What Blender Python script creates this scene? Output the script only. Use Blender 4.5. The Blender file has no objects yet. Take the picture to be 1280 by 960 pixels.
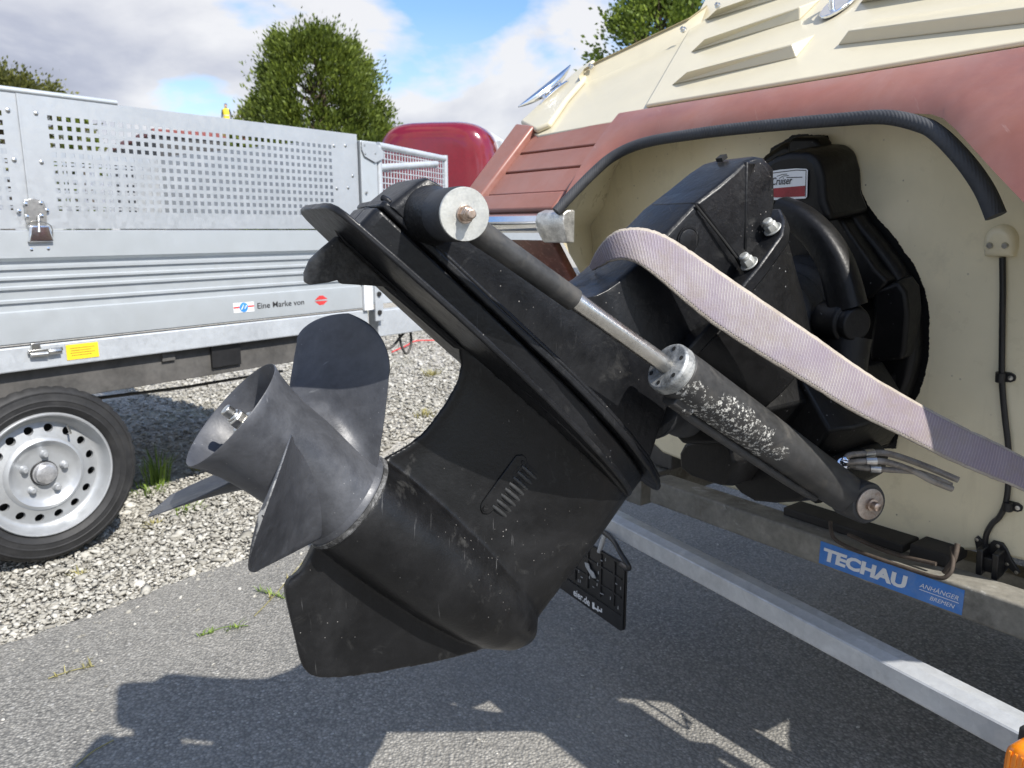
import bpy, bmesh, math, random
import numpy as np
from mathutils import Vector, Matrix
from mathutils import noise as mnoise
random.seed(7); rng = np.random.default_rng(7)
SC = bpy.context.scene
COL = SC.collection
R = math.radians
# ------------------------------------------------------------------ camera
F = 962.0                                   # focal length in pixels of a 1280 px wide photograph
PITCH = math.atan((480 - 286) / F)
CAM = np.array([0, 0, .96])
cp, sp = math.cos(PITCH), math.sin(PITCH)
cam = bpy.data.cameras.new('camera'); cam_o = bpy.data.objects.new('camera', cam); COL.objects.link(cam_o)
cam_o.location = CAM; cam_o.rotation_euler = (R(90) - PITCH, 0, 0)
cam.sensor_width = 36; cam.lens = 36 * F / 1280
cam.clip_start = .02; cam.clip_end = 2000
cam.dof.use_dof = True; cam.dof.focus_distance = .92; cam.dof.aperture_fstop = 13.0
SC.camera = cam_o
# ------------------------------------------------------------------ light
SUN_AZ = np.array([.68, -.70]); SUN_AZ /= np.linalg.norm(SUN_AZ); SUN_EL = R(48)
sun_dir = Vector((SUN_AZ[0] * math.cos(SUN_EL), SUN_AZ[1] * math.cos(SUN_EL), math.sin(SUN_EL)))
sl = bpy.data.lights.new('sun', 'SUN'); sl.energy = 2.9; sl.angle = R(.55); sl.color = (1, .955, .88)
so = bpy.data.objects.new('sun', sl); COL.objects.link(so); so.location = (3, -3, 6)
so.rotation_euler = (-sun_dir).to_track_quat('-Z', 'Y').to_euler()
W = bpy.data.worlds.new('World'); SC.world = W; W.use_nodes = True
SC.view_settings.view_transform = 'Standard'; SC.view_settings.look = 'None'
SC.view_settings.exposure = 1.22; SC.view_settings.gamma = 1
SC.cycles.max_bounces = 8; SC.cycles.diffuse_bounces = 3; SC.cycles.caustics_reflective = False; SC.cycles.caustics_refractive = False
SC.cycles.use_denoising = True

class NT:
    """small node-tree writer"""
    def __init__(s, tree): s.t = tree; s.t.nodes.clear()
    def n(s, typ, ins=None, **kw):
        nd = s.t.nodes.new(typ)
        for k, v in kw.items(): setattr(nd, k, v)
        for k, v in (ins or {}).items():
            sk = nd.inputs[k]
            if isinstance(v, bpy.types.NodeSocket): s.t.links.new(v, sk)
            elif isinstance(v, bpy.types.Node): s.t.links.new(v.outputs[0], sk)
            else: sk.default_value = v
        return nd
    def math(s, op, a, b=0.0, c=None):
        d = {0: a, 1: b}
        if c is not None: d[2] = c
        return s.n('ShaderNodeMath', d, operation=op).outputs[0]
    def ramp(s, fac, stops, interp='LINEAR'):
        nd = s.n('ShaderNodeValToRGB', {0: fac}); cr = nd.color_ramp; cr.interpolation = interp
        while len(cr.elements) < len(stops): cr.elements.new(.5)
        for e, (p, c) in zip(cr.elements, stops):
            e.position = p; e.color = (c, c, c, 1) if isinstance(c, (int, float)) else (*c, 1)
        return nd.outputs[0]
    def mix(s, fac, a, b, mode='MIX'):
        nd = s.n('ShaderNodeMix', data_type='RGBA', blend_type=mode)
        for sk, v in ((nd.inputs[0], fac), (nd.inputs[6], a), (nd.inputs[7], b)):
            if isinstance(v, bpy.types.NodeSocket): s.t.links.new(v, sk)
            elif isinstance(v, (int, float)): sk.default_value = v
            else: sk.default_value = (*v, 1) if len(v) == 3 else v
        return nd.outputs[2]
    def noise(s, vec, scale, detail=4, rough=.55, dist=0, out=0):
        return s.n('ShaderNodeTexNoise', {'Vector': vec, 'Scale': scale, 'Detail': detail, 'Roughness': rough, 'Distortion': dist}).outputs[out]

# ---- sky: Nishita air with broken cumulus
k = NT(W.node_tree)
sky = k.n('ShaderNodeTexSky', sky_type='NISHITA', sun_disc=False)
sky.sun_elevation = SUN_EL; sky.sun_rotation = math.atan2(SUN_AZ[0], SUN_AZ[1]); sky.air_density = 1.0; sky.dust_density = .6; sky.ozone_density = 1.6
tc = k.n('ShaderNodeTexCoord'); gen = tc.outputs['Generated']
sx = k.n('ShaderNodeSeparateXYZ', {0: gen})
den = k.math('ADD', k.math('MAXIMUM', sx.outputs[2], 0.0), .36)
cv = k.n('ShaderNodeCombineXYZ', {0: k.math('DIVIDE', sx.outputs[0], den), 1: k.math('DIVIDE', sx.outputs[1], den), 2: 0.0})
cvo = k.n('ShaderNodeVectorMath', {0: cv, 1: (6.15, 12.3, 2.0)}, operation='ADD')
big = k.noise(cvo.outputs[0], .85, 2, .5)
mid = k.noise(cvo.outputs[0], 2.1, 9, .52, .25)
cvs = k.n('ShaderNodeVectorMath', {0: cvo.outputs[0], 1: (.09, -.05, 0)}, operation='ADD')
mid2 = k.noise(cvs.outputs[0], 2.1, 9, .52, .25)
d0 = k.math('ADD', k.math('MULTIPLY', big, .9), k.math('MULTIPLY', mid, .75))
cover = k.math('MAXIMUM', k.ramp(d0, [(.765, 0.), (.83, 1.)]), k.ramp(sx.outputs[2], [(.0, .7), (.12, .35), (.25, 0.)]))
lit = k.math('ADD', k.math('MULTIPLY', k.math('SUBTRACT', mid, mid2), 3.4), .62)
thick = k.ramp(d0, [(.80, 1.), (1.02, 0.)])
lit = k.math('MAXIMUM', k.math('MULTIPLY', k.math('ADD', lit, thick), .62), 0.0)
ccol = k.ramp(lit, [(.16, (1.65, 1.75, 2.15)), (.5, (2.4, 2.5, 2.95)), (.90, (4.1, 4.1, 4.2))])
skyc = k.mix(k.math('MULTIPLY', cover, .96), k.mix(1., sky.outputs[0], (.72, .86, 1.0), 'MULTIPLY'), ccol)
bg = k.n('ShaderNodeBackground', {'Color': skyc, 'Strength': .095})
k.n('ShaderNodeOutputWorld', {'Surface': bg.outputs[0]})

# ------------------------------------------------------------------ frames
Z = np.array([0, 0, 1.])
def ray(x, y):
    a = (x - 640) / F; b = (y - 480) / F
    return np.array([a, cp - b * sp, -sp - b * cp])
def U(x, y, pt, nrm):                        # where the sight line of a photo pixel meets a real plane
    r = ray(x, y); return CAM + r * (np.dot(np.array(pt) - CAM, nrm) / np.dot(r, nrm))
def at_depth(x, y, d): return CAM + ray(x, y) * d
# drive frame: origin on the propeller shaft, p forward along it, q up the leg, w to starboard
_al, _tau = R(26), R(44)
_f = np.array([math.cos(_al), math.sin(_al), 0]); w_ = np.array([math.sin(_al), -math.cos(_al), 0])
p_ = _f * math.cos(_tau) - Z * math.sin(_tau); q_ = _f * math.sin(_tau) + Z * math.cos(_tau)
A0 = U(434, 625, np.array([-.22, .78, .96]), w_)
def DV(p, q, w=0.): return A0 + p_ * p + q_ * q + w_ * w
def DP(x, y, w=0.):
    d = U(x, y, A0 + w_ * w, w_) - A0; return (d @ p_, d @ q_)
# boat frame: u to starboard, z up, b forward
_th = math.atan(735 / F)
fb = np.array([math.cos(_th), math.sin(_th), 0]); sb = np.array([math.sin(_th), -math.cos(_th), 0])
B0 = A0 * np.array([1, 1, 0])
def BV(u, z, b): return B0 + sb * u + Z * z + fb * b
def plane_b(b0, z0, slope):                  # plane through (z0,b0) where b grows by slope per metre of z
    pt = BV(0, z0, b0); d = Z + fb * slope; n = np.cross(sb, d); n /= np.linalg.norm(n)
    return pt, (n if n @ fb > 0 else -n)
TP = plane_b(.85, .95, -.15)
def TB(z): return .85 - .15 * (z - .95)
def on_transom(x, y, off=0.):                # off = metres aft of the transom
    v = U(x, y, TP[0] - TP[1] * off, TP[1]); return v
def uz(v): d = v - B0; return (d @ sb, v[2], d @ fb)
# silver trailer frame: a along its side, n towards the camera
_tt = R(37.8); ta = np.array([math.sin(_tt), math.cos(_tt), 0]); tn = np.array([math.cos(_tt), -math.sin(_tt), 0])
WC = CAM + ray(62, 598) * 2.24
T0 = np.array([WC[0], WC[1], 0])
def TV(a, z, n=0.): return T0 + ta * a + Z * z + tn * n
def TS(x, y, n=0.):
    v = U(x, y, T0 + tn * n, tn); d = v - T0; return (d @ ta, v[2])

# ------------------------------------------------------------------ materials
MAT = {}
def mat(name, base, rough=.5, metal=0., var=.12, vscale=8., bump=0., bscale=60., spec=.5, coat=0., extra=None, rvar=.12, coatr=.1):
    m = bpy.data.materials.new(name); m.use_nodes = True; k = NT(m.node_tree)
    tc = k.n('ShaderNodeTexCoord'); ob = tc.outputs['Object']
    n1 = k.noise(ob, vscale, 6, .6); n2 = k.noise(ob, vscale * 7.3, 5, .6)
    nv = k.math('ADD', k.math('MULTIPLY', n1, .65), k.math('MULTIPLY', n2, .35))
    hi = tuple(min(1, c * (1 + var * 2.2)) for c in base); lo = tuple(c * (1 - var * 2.0) for c in base)
    colr = k.ramp(nv, [(.3, lo), (.5, base), (.7, hi)])
    rgh = k.math('ADD', k.math('MULTIPLY', k.math('SUBTRACT', n2, .5), rvar * 2), rough)
    hgt = None
    if bump: hgt = k.noise(ob, bscale, 4, .6)
    bs = k.n('ShaderNodeBsdfPrincipled', {'Metallic': metal, 'Specular IOR Level': spec, 'Coat Weight': coat, 'Coat Roughness': coatr})
    ctx = dict(k=k, ob=ob, col=colr, rough=rgh, hgt=hgt, bs=bs, tc=tc, n1=n1, n2=n2, bump=bump)
    if extra: extra(ctx)
    k.t.links.new(ctx['col'], bs.inputs['Base Color'])
    if isinstance(ctx['rough'], bpy.types.NodeSocket): k.t.links.new(ctx['rough'], bs.inputs['Roughness'])
    else: bs.inputs['Roughness'].default_value = ctx['rough']
    if ctx['hgt'] is not None:
        b = k.n('ShaderNodeBump', {'Height': ctx['hgt'], 'Strength': ctx.get('bstr', .5), 'Distance': ctx['bump']})
        k.t.links.new(b.outputs[0], bs.inputs['Normal'])
    k.n('ShaderNodeOutputMaterial', {'Surface': bs.outputs[0]})
    MAT[name] = m; return m

def specks(c, amount=.60, scale=260, col=(.42, .41, .39), big=.0):
    k = c['k']; v = k.n('ShaderNodeTexVoronoi', {'Vector': c['ob'], 'Scale': scale}, feature='F1')
    s = k.ramp(v.outputs['Distance'], [(.0, 1.), (.16, 1.), (.22, 0.)])
    pick = k.ramp(k.n('ShaderNodeSeparateColor', {0: v.outputs['Color']}).outputs[0], [(amount, 0.), (amount + .01, 1.)])
    patch = k.ramp(k.noise(c['ob'], 11, 4, .65), [(.50, 0.), (.66, 1.)])
    f = k.math('MULTIPLY', k.math('MULTIPLY', s, pick), patch)
    c['col'] = k.mix(k.math('MULTIPLY', f, .8), c['col'], col)
def dusty(c, amt=.35, col=(.17, .165, .155), lo=.5, hi=.72, scale=5.):
    k = c['k']; f = k.ramp(k.noise(c['ob'], scale, 8, .68, .6), [(lo, 0.), (hi, 1.)])
    c['col'] = k.mix(k.math('MULTIPLY', f, amt), c['col'], col)
    c['rough'] = k.math('ADD', c['rough'], k.math('MULTIPLY', f, .2))
def scratches(c, amt=.3, col=(.3, .3, .31), scale=(260, 18, 18)):
    k = c['k']; mp = k.n('ShaderNodeMapping', {'Vector': c['ob'], 'Scale': scale, 'Rotation': (.5, .3, .7)})
    f = k.ramp(k.noise(mp.outputs[0], 1., 3, .6), [(.66, 0.), (.74, 1.)])
    f = k.math('MULTIPLY', f, k.ramp(k.noise(c['ob'], 14, 2), [(.5, 0.), (.62, 1.)]))
    c['col'] = k.mix(k.math('MULTIPLY', f, amt), c['col'], col)
def x_drive(c): dusty(c, .16, (.075, .075, .076), .52, .80, 7.); dusty(c, .18, (.10, .098, .09), .58, .70, 28.); scratches(c, .30, (.16, .16, .16)); specks(c, .90, 250, (.4, .38, .35))
def x_gear(c): dusty(c, .15, (.09, .09, .092), .50, .80, 7.); dusty(c, .22, (.13, .128, .12), .60, .72, 26.); scratches(c, .40, (.2, .2, .2)); c['col'] = c['col']; specks(c, .92, 300, (.40, .38, .35))
def x_prop(c):
    k = c['k']; at = k.n('ShaderNodeAttribute', attribute_name='wear').outputs['Fac']
    c['wear'] = k.ramp(k.math('ADD', at, k.math('MULTIPLY', k.math('SUBTRACT', k.noise(c['ob'], 120, 6, .7), .5), .9)), [(.80, 0.), (.92, 1.)])
    dusty(c, .4, (.14, .145, .16), .42, .7, 16.); scratches(c, .5, (.3, .31, .32), (30, 190, 30)); specks(c, .9, 330, (.4, .4, .4)); c['col'] = k.mix(k.math('MULTIPLY', c['wear'], .7), c['col'], (.42, .42, .41)); dk = k.ramp(k.noise(c['ob'], 30, 6, .7), [(.5, 0.), (.7, 1.)]); c['col'] = k.mix(k.math('MULTIPLY', dk, .45), c['col'], (.035, .036, .04))
mat('drive_black', (.0075, .008, .0095), .36, 0, .25, 9, .0012, 130, .32, extra=x_drive)
mat('gearcase_black', (.0075, .0076, .0082), .33, 0, .3, 8, .0006, 240, .32, extra=x_gear)
mat('gimbal_shaded_black', (.004, .004, .0045), .44, 0, .3, 10, .0015, 90, .3, extra=lambda c: specks(c, .9, 200, (.3, .3, .3)))  # the drive's black paint, darkened: shade under the hood put into the colour
mat('intake_paint', (.030, .031, .032), .40, 0, .3, 30, .0006, 240, .5, extra=lambda c: scratches(c, .4, (.2, .2, .2)))
mat('rough_black', (.012, .012, .012), .5, 0, .3, 12, .004, 150, .5, extra=lambda c: specks(c, .8, 220))
mat('propeller_grey', (.058, .061, .070), .40, .12, .22, 12, .0004, 300, .5, extra=x_prop)
mat('bare_edge', (.22, .22, .22), .5, .4, .35, 60, extra=lambda c: dusty(c, .9, (.03, .03, .03), .42, .56, 45))
mat('rubber', (.028, .030, .034), .62, 0, .2, 20, .0008, 300)
def x_trimhose(c):
    k = c['k']; mp = k.n('ShaderNodeTexWave', {'Vector': c['ob'], 'Scale': 95., 'Distortion': 1.5, 'Detail': 2.}, wave_type='BANDS', bands_direction='X')
    c['hgt'] = mp.outputs[1]; c['bump'] = .0006; dusty(c, .4, (.09, .095, .105), .4, .7, 25)
mat('edge_rubber', (.035, .037, .042), .6, 0, .15, 20, .001, 60, extra=x_trimhose)
def x_anode(c):
    k = c['k']; d = k.n('ShaderNodeVectorMath', {0: c['ob'], 1: tuple(p_ * .8 + q_ * .6)}, operation='DOT_PRODUCT').outputs['Value']
    f = k.ramp(k.math('ADD', k.math('MULTIPLY', d, 10.), k.math('MULTIPLY', k.noise(c['ob'], 60, 5), .6)), [(.02, 1.), (.5, 0.)]) if False else k.ramp(k.math('ADD', k.math('MULTIPLY', k.math('ADD', d, .068), 14.), k.math('MULTIPLY', k.noise(c['ob'], 70, 5), .8)), [(.15, 1.), (.75, 0.)])
    c['col'] = k.mix(f, c['col'], (.30, .29, .27)); specks(c, .5, 200, (.3, .29, .26))
mat('rod_steel', (.62, .60, .56), .24, 1., .12, 30, .0003, 200, extra=lambda c: dusty(c, .45, (.36, .34, .30), .45, .75, 20))
mat('steel', (.60, .59, .56), .32, 1., .15, 60)
mat('washer_steel', (.52, .52, .49), .5, .75, .12, 70, .0003, 200, extra=lambda c: dusty(c, .5, (.36, .37, .34), .4, .7, 60))
mat('bolt_bronze', (.50, .40, .33), .34, 1., .2, 90, extra=lambda c: dusty(c, .4, (.3, .2, .13), .5, .7, 90))
mat('rusty_washer', (.42, .36, .31), .42, .8, .25, 60, extra=lambda c: dusty(c, .7, (.28, .15, .08), .5, .65, 50))
mat('chrome', (.80, .81, .83), .10, 1., .05, 40, rvar=.04)
mat('cast_metal', (.62, .61, .58), .42, .85, .25, 60, .002, 190)
def x_flake(c):
    k = c['k']; f = k.ramp(k.noise(c['ob'], 190, 7, .78), [(.53, 0.), (.57, 1.)])
    # flaking sits along one side of the barrel: attribute painted per vertex when the barrel is made
    at = k.n('ShaderNodeAttribute', attribute_name='wear')
    f2 = k.math('MULTIPLY', f, k.math('GREATER_THAN', k.math('ADD', at.outputs['Fac'], k.math('MULTIPLY', k.math('SUBTRACT', k.noise(c['ob'], 45, 4), .5), 1.6)), .55))
    c['col'] = k.mix(f2, c['col'], (.58, .57, .53)); c['hgt'] = f2; c['bump'] = -.0006
    dusty(c, .35, (.11, .10, .085), .48, .65, 30)
mat('barrel_paint', (.030, .030, .030), .5, 0, .3, 20, .001, 160, extra=x_flake)
mat('barrel_cap', (.28, .29, .29), .45, .5, .35, 70, .0015, 170, extra=lambda c: dusty(c, .7, (.5, .5, .48), .45, .6, 70))
mat('tab_grey', (.035, .034, .032), .75, .1, .5, 40, .004, 150, extra=x_anode)
def x_gel(c):
    k = c['k']; mp = k.n('ShaderNodeMapping', {'Vector': c['ob'], 'Scale': (26, 26, 1.6)}); stn = k.ramp(k.noise(mp.outputs[0], 1., 5, .6), [(.56, 0.), (.74, 1.)]); c['col'] = k.mix(k.math('MULTIPLY', stn, .22), c['col'], (.42, .36, .22)); smg = k.ramp(k.noise(c['ob'], 9, 6, .7), [(.58, 0.), (.70, 1.)]); c['col'] = k.mix(k.math('MULTIPLY', smg, .20), c['col'], (.36, .32, .24)); scratches(c, .25, (.4, .35, .26)); dusty(c, .12, (.34, .30, .22), .5, .75, 3.5); specks(c, .93, 120, (.2, .16, .12))
mat('cream_gelcoat', (.86, .775, .555), .30, 0, .035, 3, .0004, 25, .5, .25, extra=x_gel)
mat('deck_cream', (.58, .53, .395), .34, 0, .03, 3, .0006, 14, .5, .2, extra=lambda c: dusty(c, .12, (.5, .46, .36), .5, .7, 4))
def x_brown(c): dusty(c, .45, (.34, .20, .18), .40, .70, 5.); dusty(c, .5, (.25, .085, .05), .42, .68, 9.); scratches(c, .3, (.5, .36, .33))
mat('brown_gelcoat', (.25, .098, .074), .38, 0, .10, 6, .0005, 30, .5, .35, extra=x_brown, coatr=.28)
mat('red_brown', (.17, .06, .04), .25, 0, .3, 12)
def x_strap(c):
    k = c['k']; uv = k.n('ShaderNodeSeparateXYZ', {0: c['tc'].outputs['UV']})
    wv = k.math('SINE', k.math('MULTIPLY', uv.outputs[0], 2 * math.pi * 235.))
    rib = k.ramp(wv, [(0., .0), (.5, 1.)])
    e = k.math('ABSOLUTE', k.math('SUBTRACT', uv.outputs[1], .5))
    edge = k.ramp(e, [(.425, 0.), (.445, 1.)])
    cen = k.mix(k.ramp(k.noise(c['ob'], 17, 4), [(.38, 0.), (.62, 1.)]), (.40, .372, .36), (.31, .275, .305))
    endmix = k.ramp(uv.outputs[0], [(.35, 0.), (.8, 1.)])
    cen = k.mix(k.math('MULTIPLY', endmix, .75), cen, (.27, .205, .235))  # centre turns darker and more purple along the strap
    cen = k.mix(k.math('MULTIPLY', k.math('SUBTRACT', 1., rib), .55), cen, (.19, .15, .19))
    edc = k.mix(k.math('MULTIPLY', k.noise(c['ob'], 400, 3), .7), (.50, .45, .385), (.20, .17, .145))
    c['col'] = k.mix(edge, cen, edc)
    c['col'] = k.mix(k.ramp(k.noise(c['ob'], 30, 6, .7), [(.47, 0.), (.70, .6)]), c['col'], (.25, .21, .175))
    c['hgt'] = k.math('ADD', k.math('MULTIPLY', rib, k.math('SUBTRACT', 1., edge)), k.math('MULTIPLY', k.noise(c['ob'], 500, 2), .6)); c['bump'] = .0012; c['bstr'] = .9
mat('webbing', (.6, .55, .5), .9, 0, .1, 20, .001, 300, .2, extra=x_strap)
def x_zinc(c):
    k = c['k']; v = k.n('ShaderNodeTexVoronoi', {'Vector': c['ob'], 'Scale': c.get('sp', 70.)}, feature='F1')
    g = k.n('ShaderNodeSeparateColor', {0: v.outputs['Color']}).outputs[0]
    c['col'] = k.mix(k.math('MULTIPLY', g, .30), c['col'], (.40, .42, .44))
    c['rough'] = k.math('ADD', .34, k.math('MULTIPLY', g, .25))
mat('zinc_sheet', (.47, .49, .51), .45, .5, .05, 4, 0, 60, extra=x_zinc)
def x_zinc2(c): x_zinc(c); dusty(c, .5, (.42, .44, .46), .45, .6, 9)
mat('zinc_frame', (.58, .61, .64), .45, .45, .1, 5, .0006, 50, extra=x_zinc2)
def x_zbar(c): x_zinc(c); dusty(c, .45, (.34, .35, .36), .42, .62, 12); dusty(c, .5, (.30, .27, .22), .6, .72, 9)
mat('zinc_bar', (.52, .54, .56), .5, .3, .12, 9, .0012, 60, extra=x_zbar)
mat('aluminium', (.49, .52, .54), .36, .4, .025, 2.5, 0, extra=lambda c: (dusty(c, .2, (.55, .58, .6), .5, .8, 2), dusty(c, .25, (.34, .34, .33), .55, .75, 9)))
mat('bearer_dark', (.022, .02, .018), .8, 0, .3, 20, .001, 60)
mat('dark_steel', (.075, .072, .068), .7, .2, .3, 8, .001, 60, extra=lambda c: dusty(c, .5, (.16, .15, .14), .45, .7, 5))
def x_beam(c):
    dusty(c, .6, (.20, .19, .16), .40, .62, 14); dusty(c, .6, (.42, .42, .40), .60, .66, 24); dusty(c, .6, (.10, .085, .065), .52, .66, 7)
mat('weathered_beam', (.21, .20, .175), .72, .1, .3, 14, .0012, 80, extra=x_beam)
mat('rust_rod', (.075, .058, .046), .75, .3, .3, 30, .001, 90)
mat('sticker_blue', (.055, .20, .55), .35, 0, .06, 30, extra=lambda c: dusty(c, .35, (.2, .3, .5), .5, .65, 40))
mat('sticker_white', (.74, .75, .76), .4, 0, .03, 20)
mat('lettering_black', (.03, .03, .032), .5, 0, .1, 30)
mat('sticker_red', (.62, .05, .05), .4, 0, .1, 30)
mat('badge_red', (.28, .02, .03), .35, 0, .15, 40)
mat('sticker_yellow', (.85, .58, .03), .45, 0, .05, 20)
mat('logo_blue', (.05, .25, .62), .4, 0, .1, 30)
mat('black_plastic', (.016, .016, .017), .38, 0, .2, 20, .0004, 120)
mat('plastic_grey', (.35, .36, .37), .5, 0, .2, 20)
mat('orange_lens', (.95, .27, .01), .18, 0, .1, 30, 0, spec=.6, coat=.5)
mat('tyre_rubber', (.021, .021, .022), .62, 0, .2, 20, .0006, 120, .4, extra=lambda c: dusty(c, .25, (.07, .068, .064), .5, .75, 14))
mat('rim_silver', (.44, .455, .47), .38, .5, .04, 10, extra=lambda c: dusty(c, .2, (.42, .42, .41), .5, .75, 18))
mat('dark_hole', (.012, .012, .012), .9)
mat('hub_cap_grey', (.45, .45, .46), .35, .6, .2, 60, .001, 90)
mat('caravan_red', (.17, .005, .013), .16, 0, .08, 3, .0006, 3., .5, .8)
mat('caravan_pale', (.55, .55, .55), .3, 0, .05, 4)
mat('window_dark', (.03, .035, .04), .08, 0, .1, 6)
mat('hall_wall', (.055, .055, .058), .8, 0, .15, 1.)
mat('hall_roof_edge', (.20, .05, .045), .6, 0, .1, 1.)
mat('bark', (.10, .075, .05), .9, 0, .3, 8, .01, 30)
def leafmat(name, base, var):
    m = bpy.data.materials.new(name); m.use_nodes = True; k = NT(m.node_tree)
    g = k.n('ShaderNodeNewGeometry'); tc = k.n('ShaderNodeTexCoord')
    big = k.noise(tc.outputs['Object'], 1.6, 3)
    f = k.math('ADD', k.math('MULTIPLY', g.outputs['Random Per Island'], .55), k.math('MULTIPLY', big, .5))
    c = k.ramp(f, [(.2, tuple(x * (1 - var) for x in base)), (.5, base), (.85, (base[0] * (1 + var * 1.3), base[1] * (1 + var), base[2] * (1 + var * .3)))])
    d = k.n('ShaderNodeBsdfPrincipled', {'Base Color': c, 'Roughness': .55, 'Specular IOR Level': .35})
    t = k.n('ShaderNodeBsdfTranslucent', {'Color': c})
    mx = k.n('ShaderNodeMixShader', {0: .32, 1: d.outputs[0], 2: t.outputs[0]})
    k.n('ShaderNodeOutputMaterial', {'Surface': mx.outputs[0]}); MAT[name] = m
leafmat('thuja_leaf', (.12, .165, .028), .55)
leafmat('birch_leaf', (.14, .20, .035), .5)
leafmat('bush_leaf', (.12, .13, .035), .5)
leafmat('grass_blade', (.20, .30, .06), .45)
leafmat('dry_grass', (.36, .33, .14), .35)
mat('skin', (.55, .36, .27), .6); mat('vest_yellow', (.80, .62, .04), .6); mat('hair_dark', (.05, .035, .03), .7); mat('cloth_navy', (.04, .05, .09), .8); mat('vest_band', (.6, .62, .6), .4)

def ground_mat(name, kind):
    m = bpy.data.materials.new(name); m.use_nodes = True; k = NT(m.node_tree)
    ob = k.n('ShaderNodeTexCoord').outputs['Object']
    if kind == 'asphalt':
        v = k.n('ShaderNodeTexVoronoi', {'Vector': ob, 'Scale': 170., 'Randomness': 1.}, feature='F1')
        v2 = k.n('ShaderNodeTexVoronoi', {'Vector': ob, 'Scale': 85.}, feature='F1')
        r1 = k.n('ShaderNodeSeparateColor', {0: v.outputs['Color']}).outputs[0]
        r2 = k.n('ShaderNodeSeparateColor', {0: v2.outputs['Color']}).outputs[1]
        c = k.ramp(r1, [(0., (.185, .18, .166)), (.5, (.265, .256, .234)), (.9, (.335, .322, .294)), (1., (.42, .405, .37))])
        gap = k.ramp(v.outputs['Distance'], [(.35, 0.), (.75, 1.)])
        c = k.mix(k.math('MULTIPLY', gap, .6), c, (.078, .077, .075))
        wh = k.math('MULTIPLY', k.ramp(r2, [(.955, 0.), (.965, 1.)]), k.ramp(v2.outputs['Distance'], [(.22, 1.), (.34, 0.)]))
        c = k.mix(wh, c, (.42, .41, .39))
        dust = k.ramp(k.noise(ob, 1.1, 7, .6), [(.38, 0.), (.62, 1.)])
        c = k.mix(k.math('MULTIPLY', dust, .34), c, (.40, .38, .34))
        pt = k.ramp(k.noise(ob, .45, 3, .5, .3), [(.47, 0.), (.53, 1.)]); c = k.mix(k.math('MULTIPLY', pt, .22), c, (.12, .118, .115))
        oil = k.ramp(k.noise(ob, 2.3, 4, .5), [(.66, 0.), (.74, 1.)]); c = k.mix(k.math('MULTIPLY', oil, .35), c, (.07, .068, .064))
        ck = k.n('ShaderNodeTexVoronoi', {'Vector': k.n('ShaderNodeVectorMath', {0: ob, 1: k.n('ShaderNodeVectorMath', {0: k.noise(ob, 3., 4, .6, 0, 1), 1: (.5, .5, .5)}, operation='MULTIPLY').outputs[0]}, operation='ADD').outputs[0], 'Scale': .8}, feature='DISTANCE_TO_EDGE')
        c = k.mix(k.math('MULTIPLY', k.ramp(ck.outputs[0], [(.0, 1.), (.0035, 0.)]), .0), c, (.05, .05, .05))
        st = k.ramp(k.noise(ob, 4.5, 6, .65, .5), [(.55, 0.), (.72, 1.)])
        c = k.mix(k.math('MULTIPLY', st, .18), c, (.07, .07, .07))
        h = k.math('ADD', k.math('MULTIPLY', k.math('SUBTRACT', 1., v.outputs['Distance']), .8), k.math('MULTIPLY', k.noise(ob, 60, 5), .9))
        dist, rough = .006, .82
    else:
        v = k.n('ShaderNodeTexVoronoi', {'Vector': ob, 'Scale': 42.}, feature='F1')
        v2 = k.n('ShaderNodeTexVoronoi', {'Vector': ob, 'Scale': 110.}, feature='F1')
        r1 = k.n('ShaderNodeSeparateColor', {0: v.outputs['Color']}).outputs[0]
        r2 = k.n('ShaderNodeSeparateColor', {0: v2.outputs['Color']}).outputs[0]
        c = k.ramp(k.math('ADD', k.math('MULTIPLY', r1, .5), k.math('MULTIPLY', r2, .5)), [(.1, (.24, .225, .195)), (.5, (.36, .34, .30)), (.9, (.50, .48, .44))])
        gr = k.ramp(k.noise(ob, .9, 8, .7), [(.52, 0.), (.68, 1.)])
        c = k.mix(k.math('MULTIPLY', gr, .5), c, (.17, .18, .07))
        h = k.math('SUBTRACT', 1., v.outputs['Distance']); dist, rough = .02, .85
    bmp = k.n('ShaderNodeBump', {'Height': h, 'Strength': .65, 'Distance': dist})
    b = k.n('ShaderNodeBsdfPrincipled', {'Base Color': c, 'Roughness': rough, 'Normal': bmp.outputs[0], 'Specular IOR Level': .35})
    k.n('ShaderNodeOutputMaterial', {'Surface': b.outputs[0]}); MAT[name] = m
ground_mat('asphalt', 'asphalt'); ground_mat('gravel_ground', 'gravel')
def stone_mat():
    m = bpy.data.materials.new('gravel_stone'); m.use_nodes = True; k = NT(m.node_tree)
    g = k.n('ShaderNodeNewGeometry'); ob = k.n('ShaderNodeTexCoord').outputs['Object']
    c = k.ramp(g.outputs['Random Per Island'], [(0., (.24, .228, .20)), (.35, (.36, .345, .305)), (.7, (.45, .435, .39)), (1., (.62, .60, .55))])
    c = k.mix(k.math('MULTIPLY', k.noise(ob, 55, 5), .5), c, (.25, .235, .20))
    b = k.n('ShaderNodeBsdfPrincipled', {'Base Color': c, 'Roughness': .8, 'Specular IOR Level': .35})
    k.n('ShaderNodeOutputMaterial', {'Surface': b.outputs[0]}); MAT['gravel_stone'] = m
stone_mat()

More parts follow.
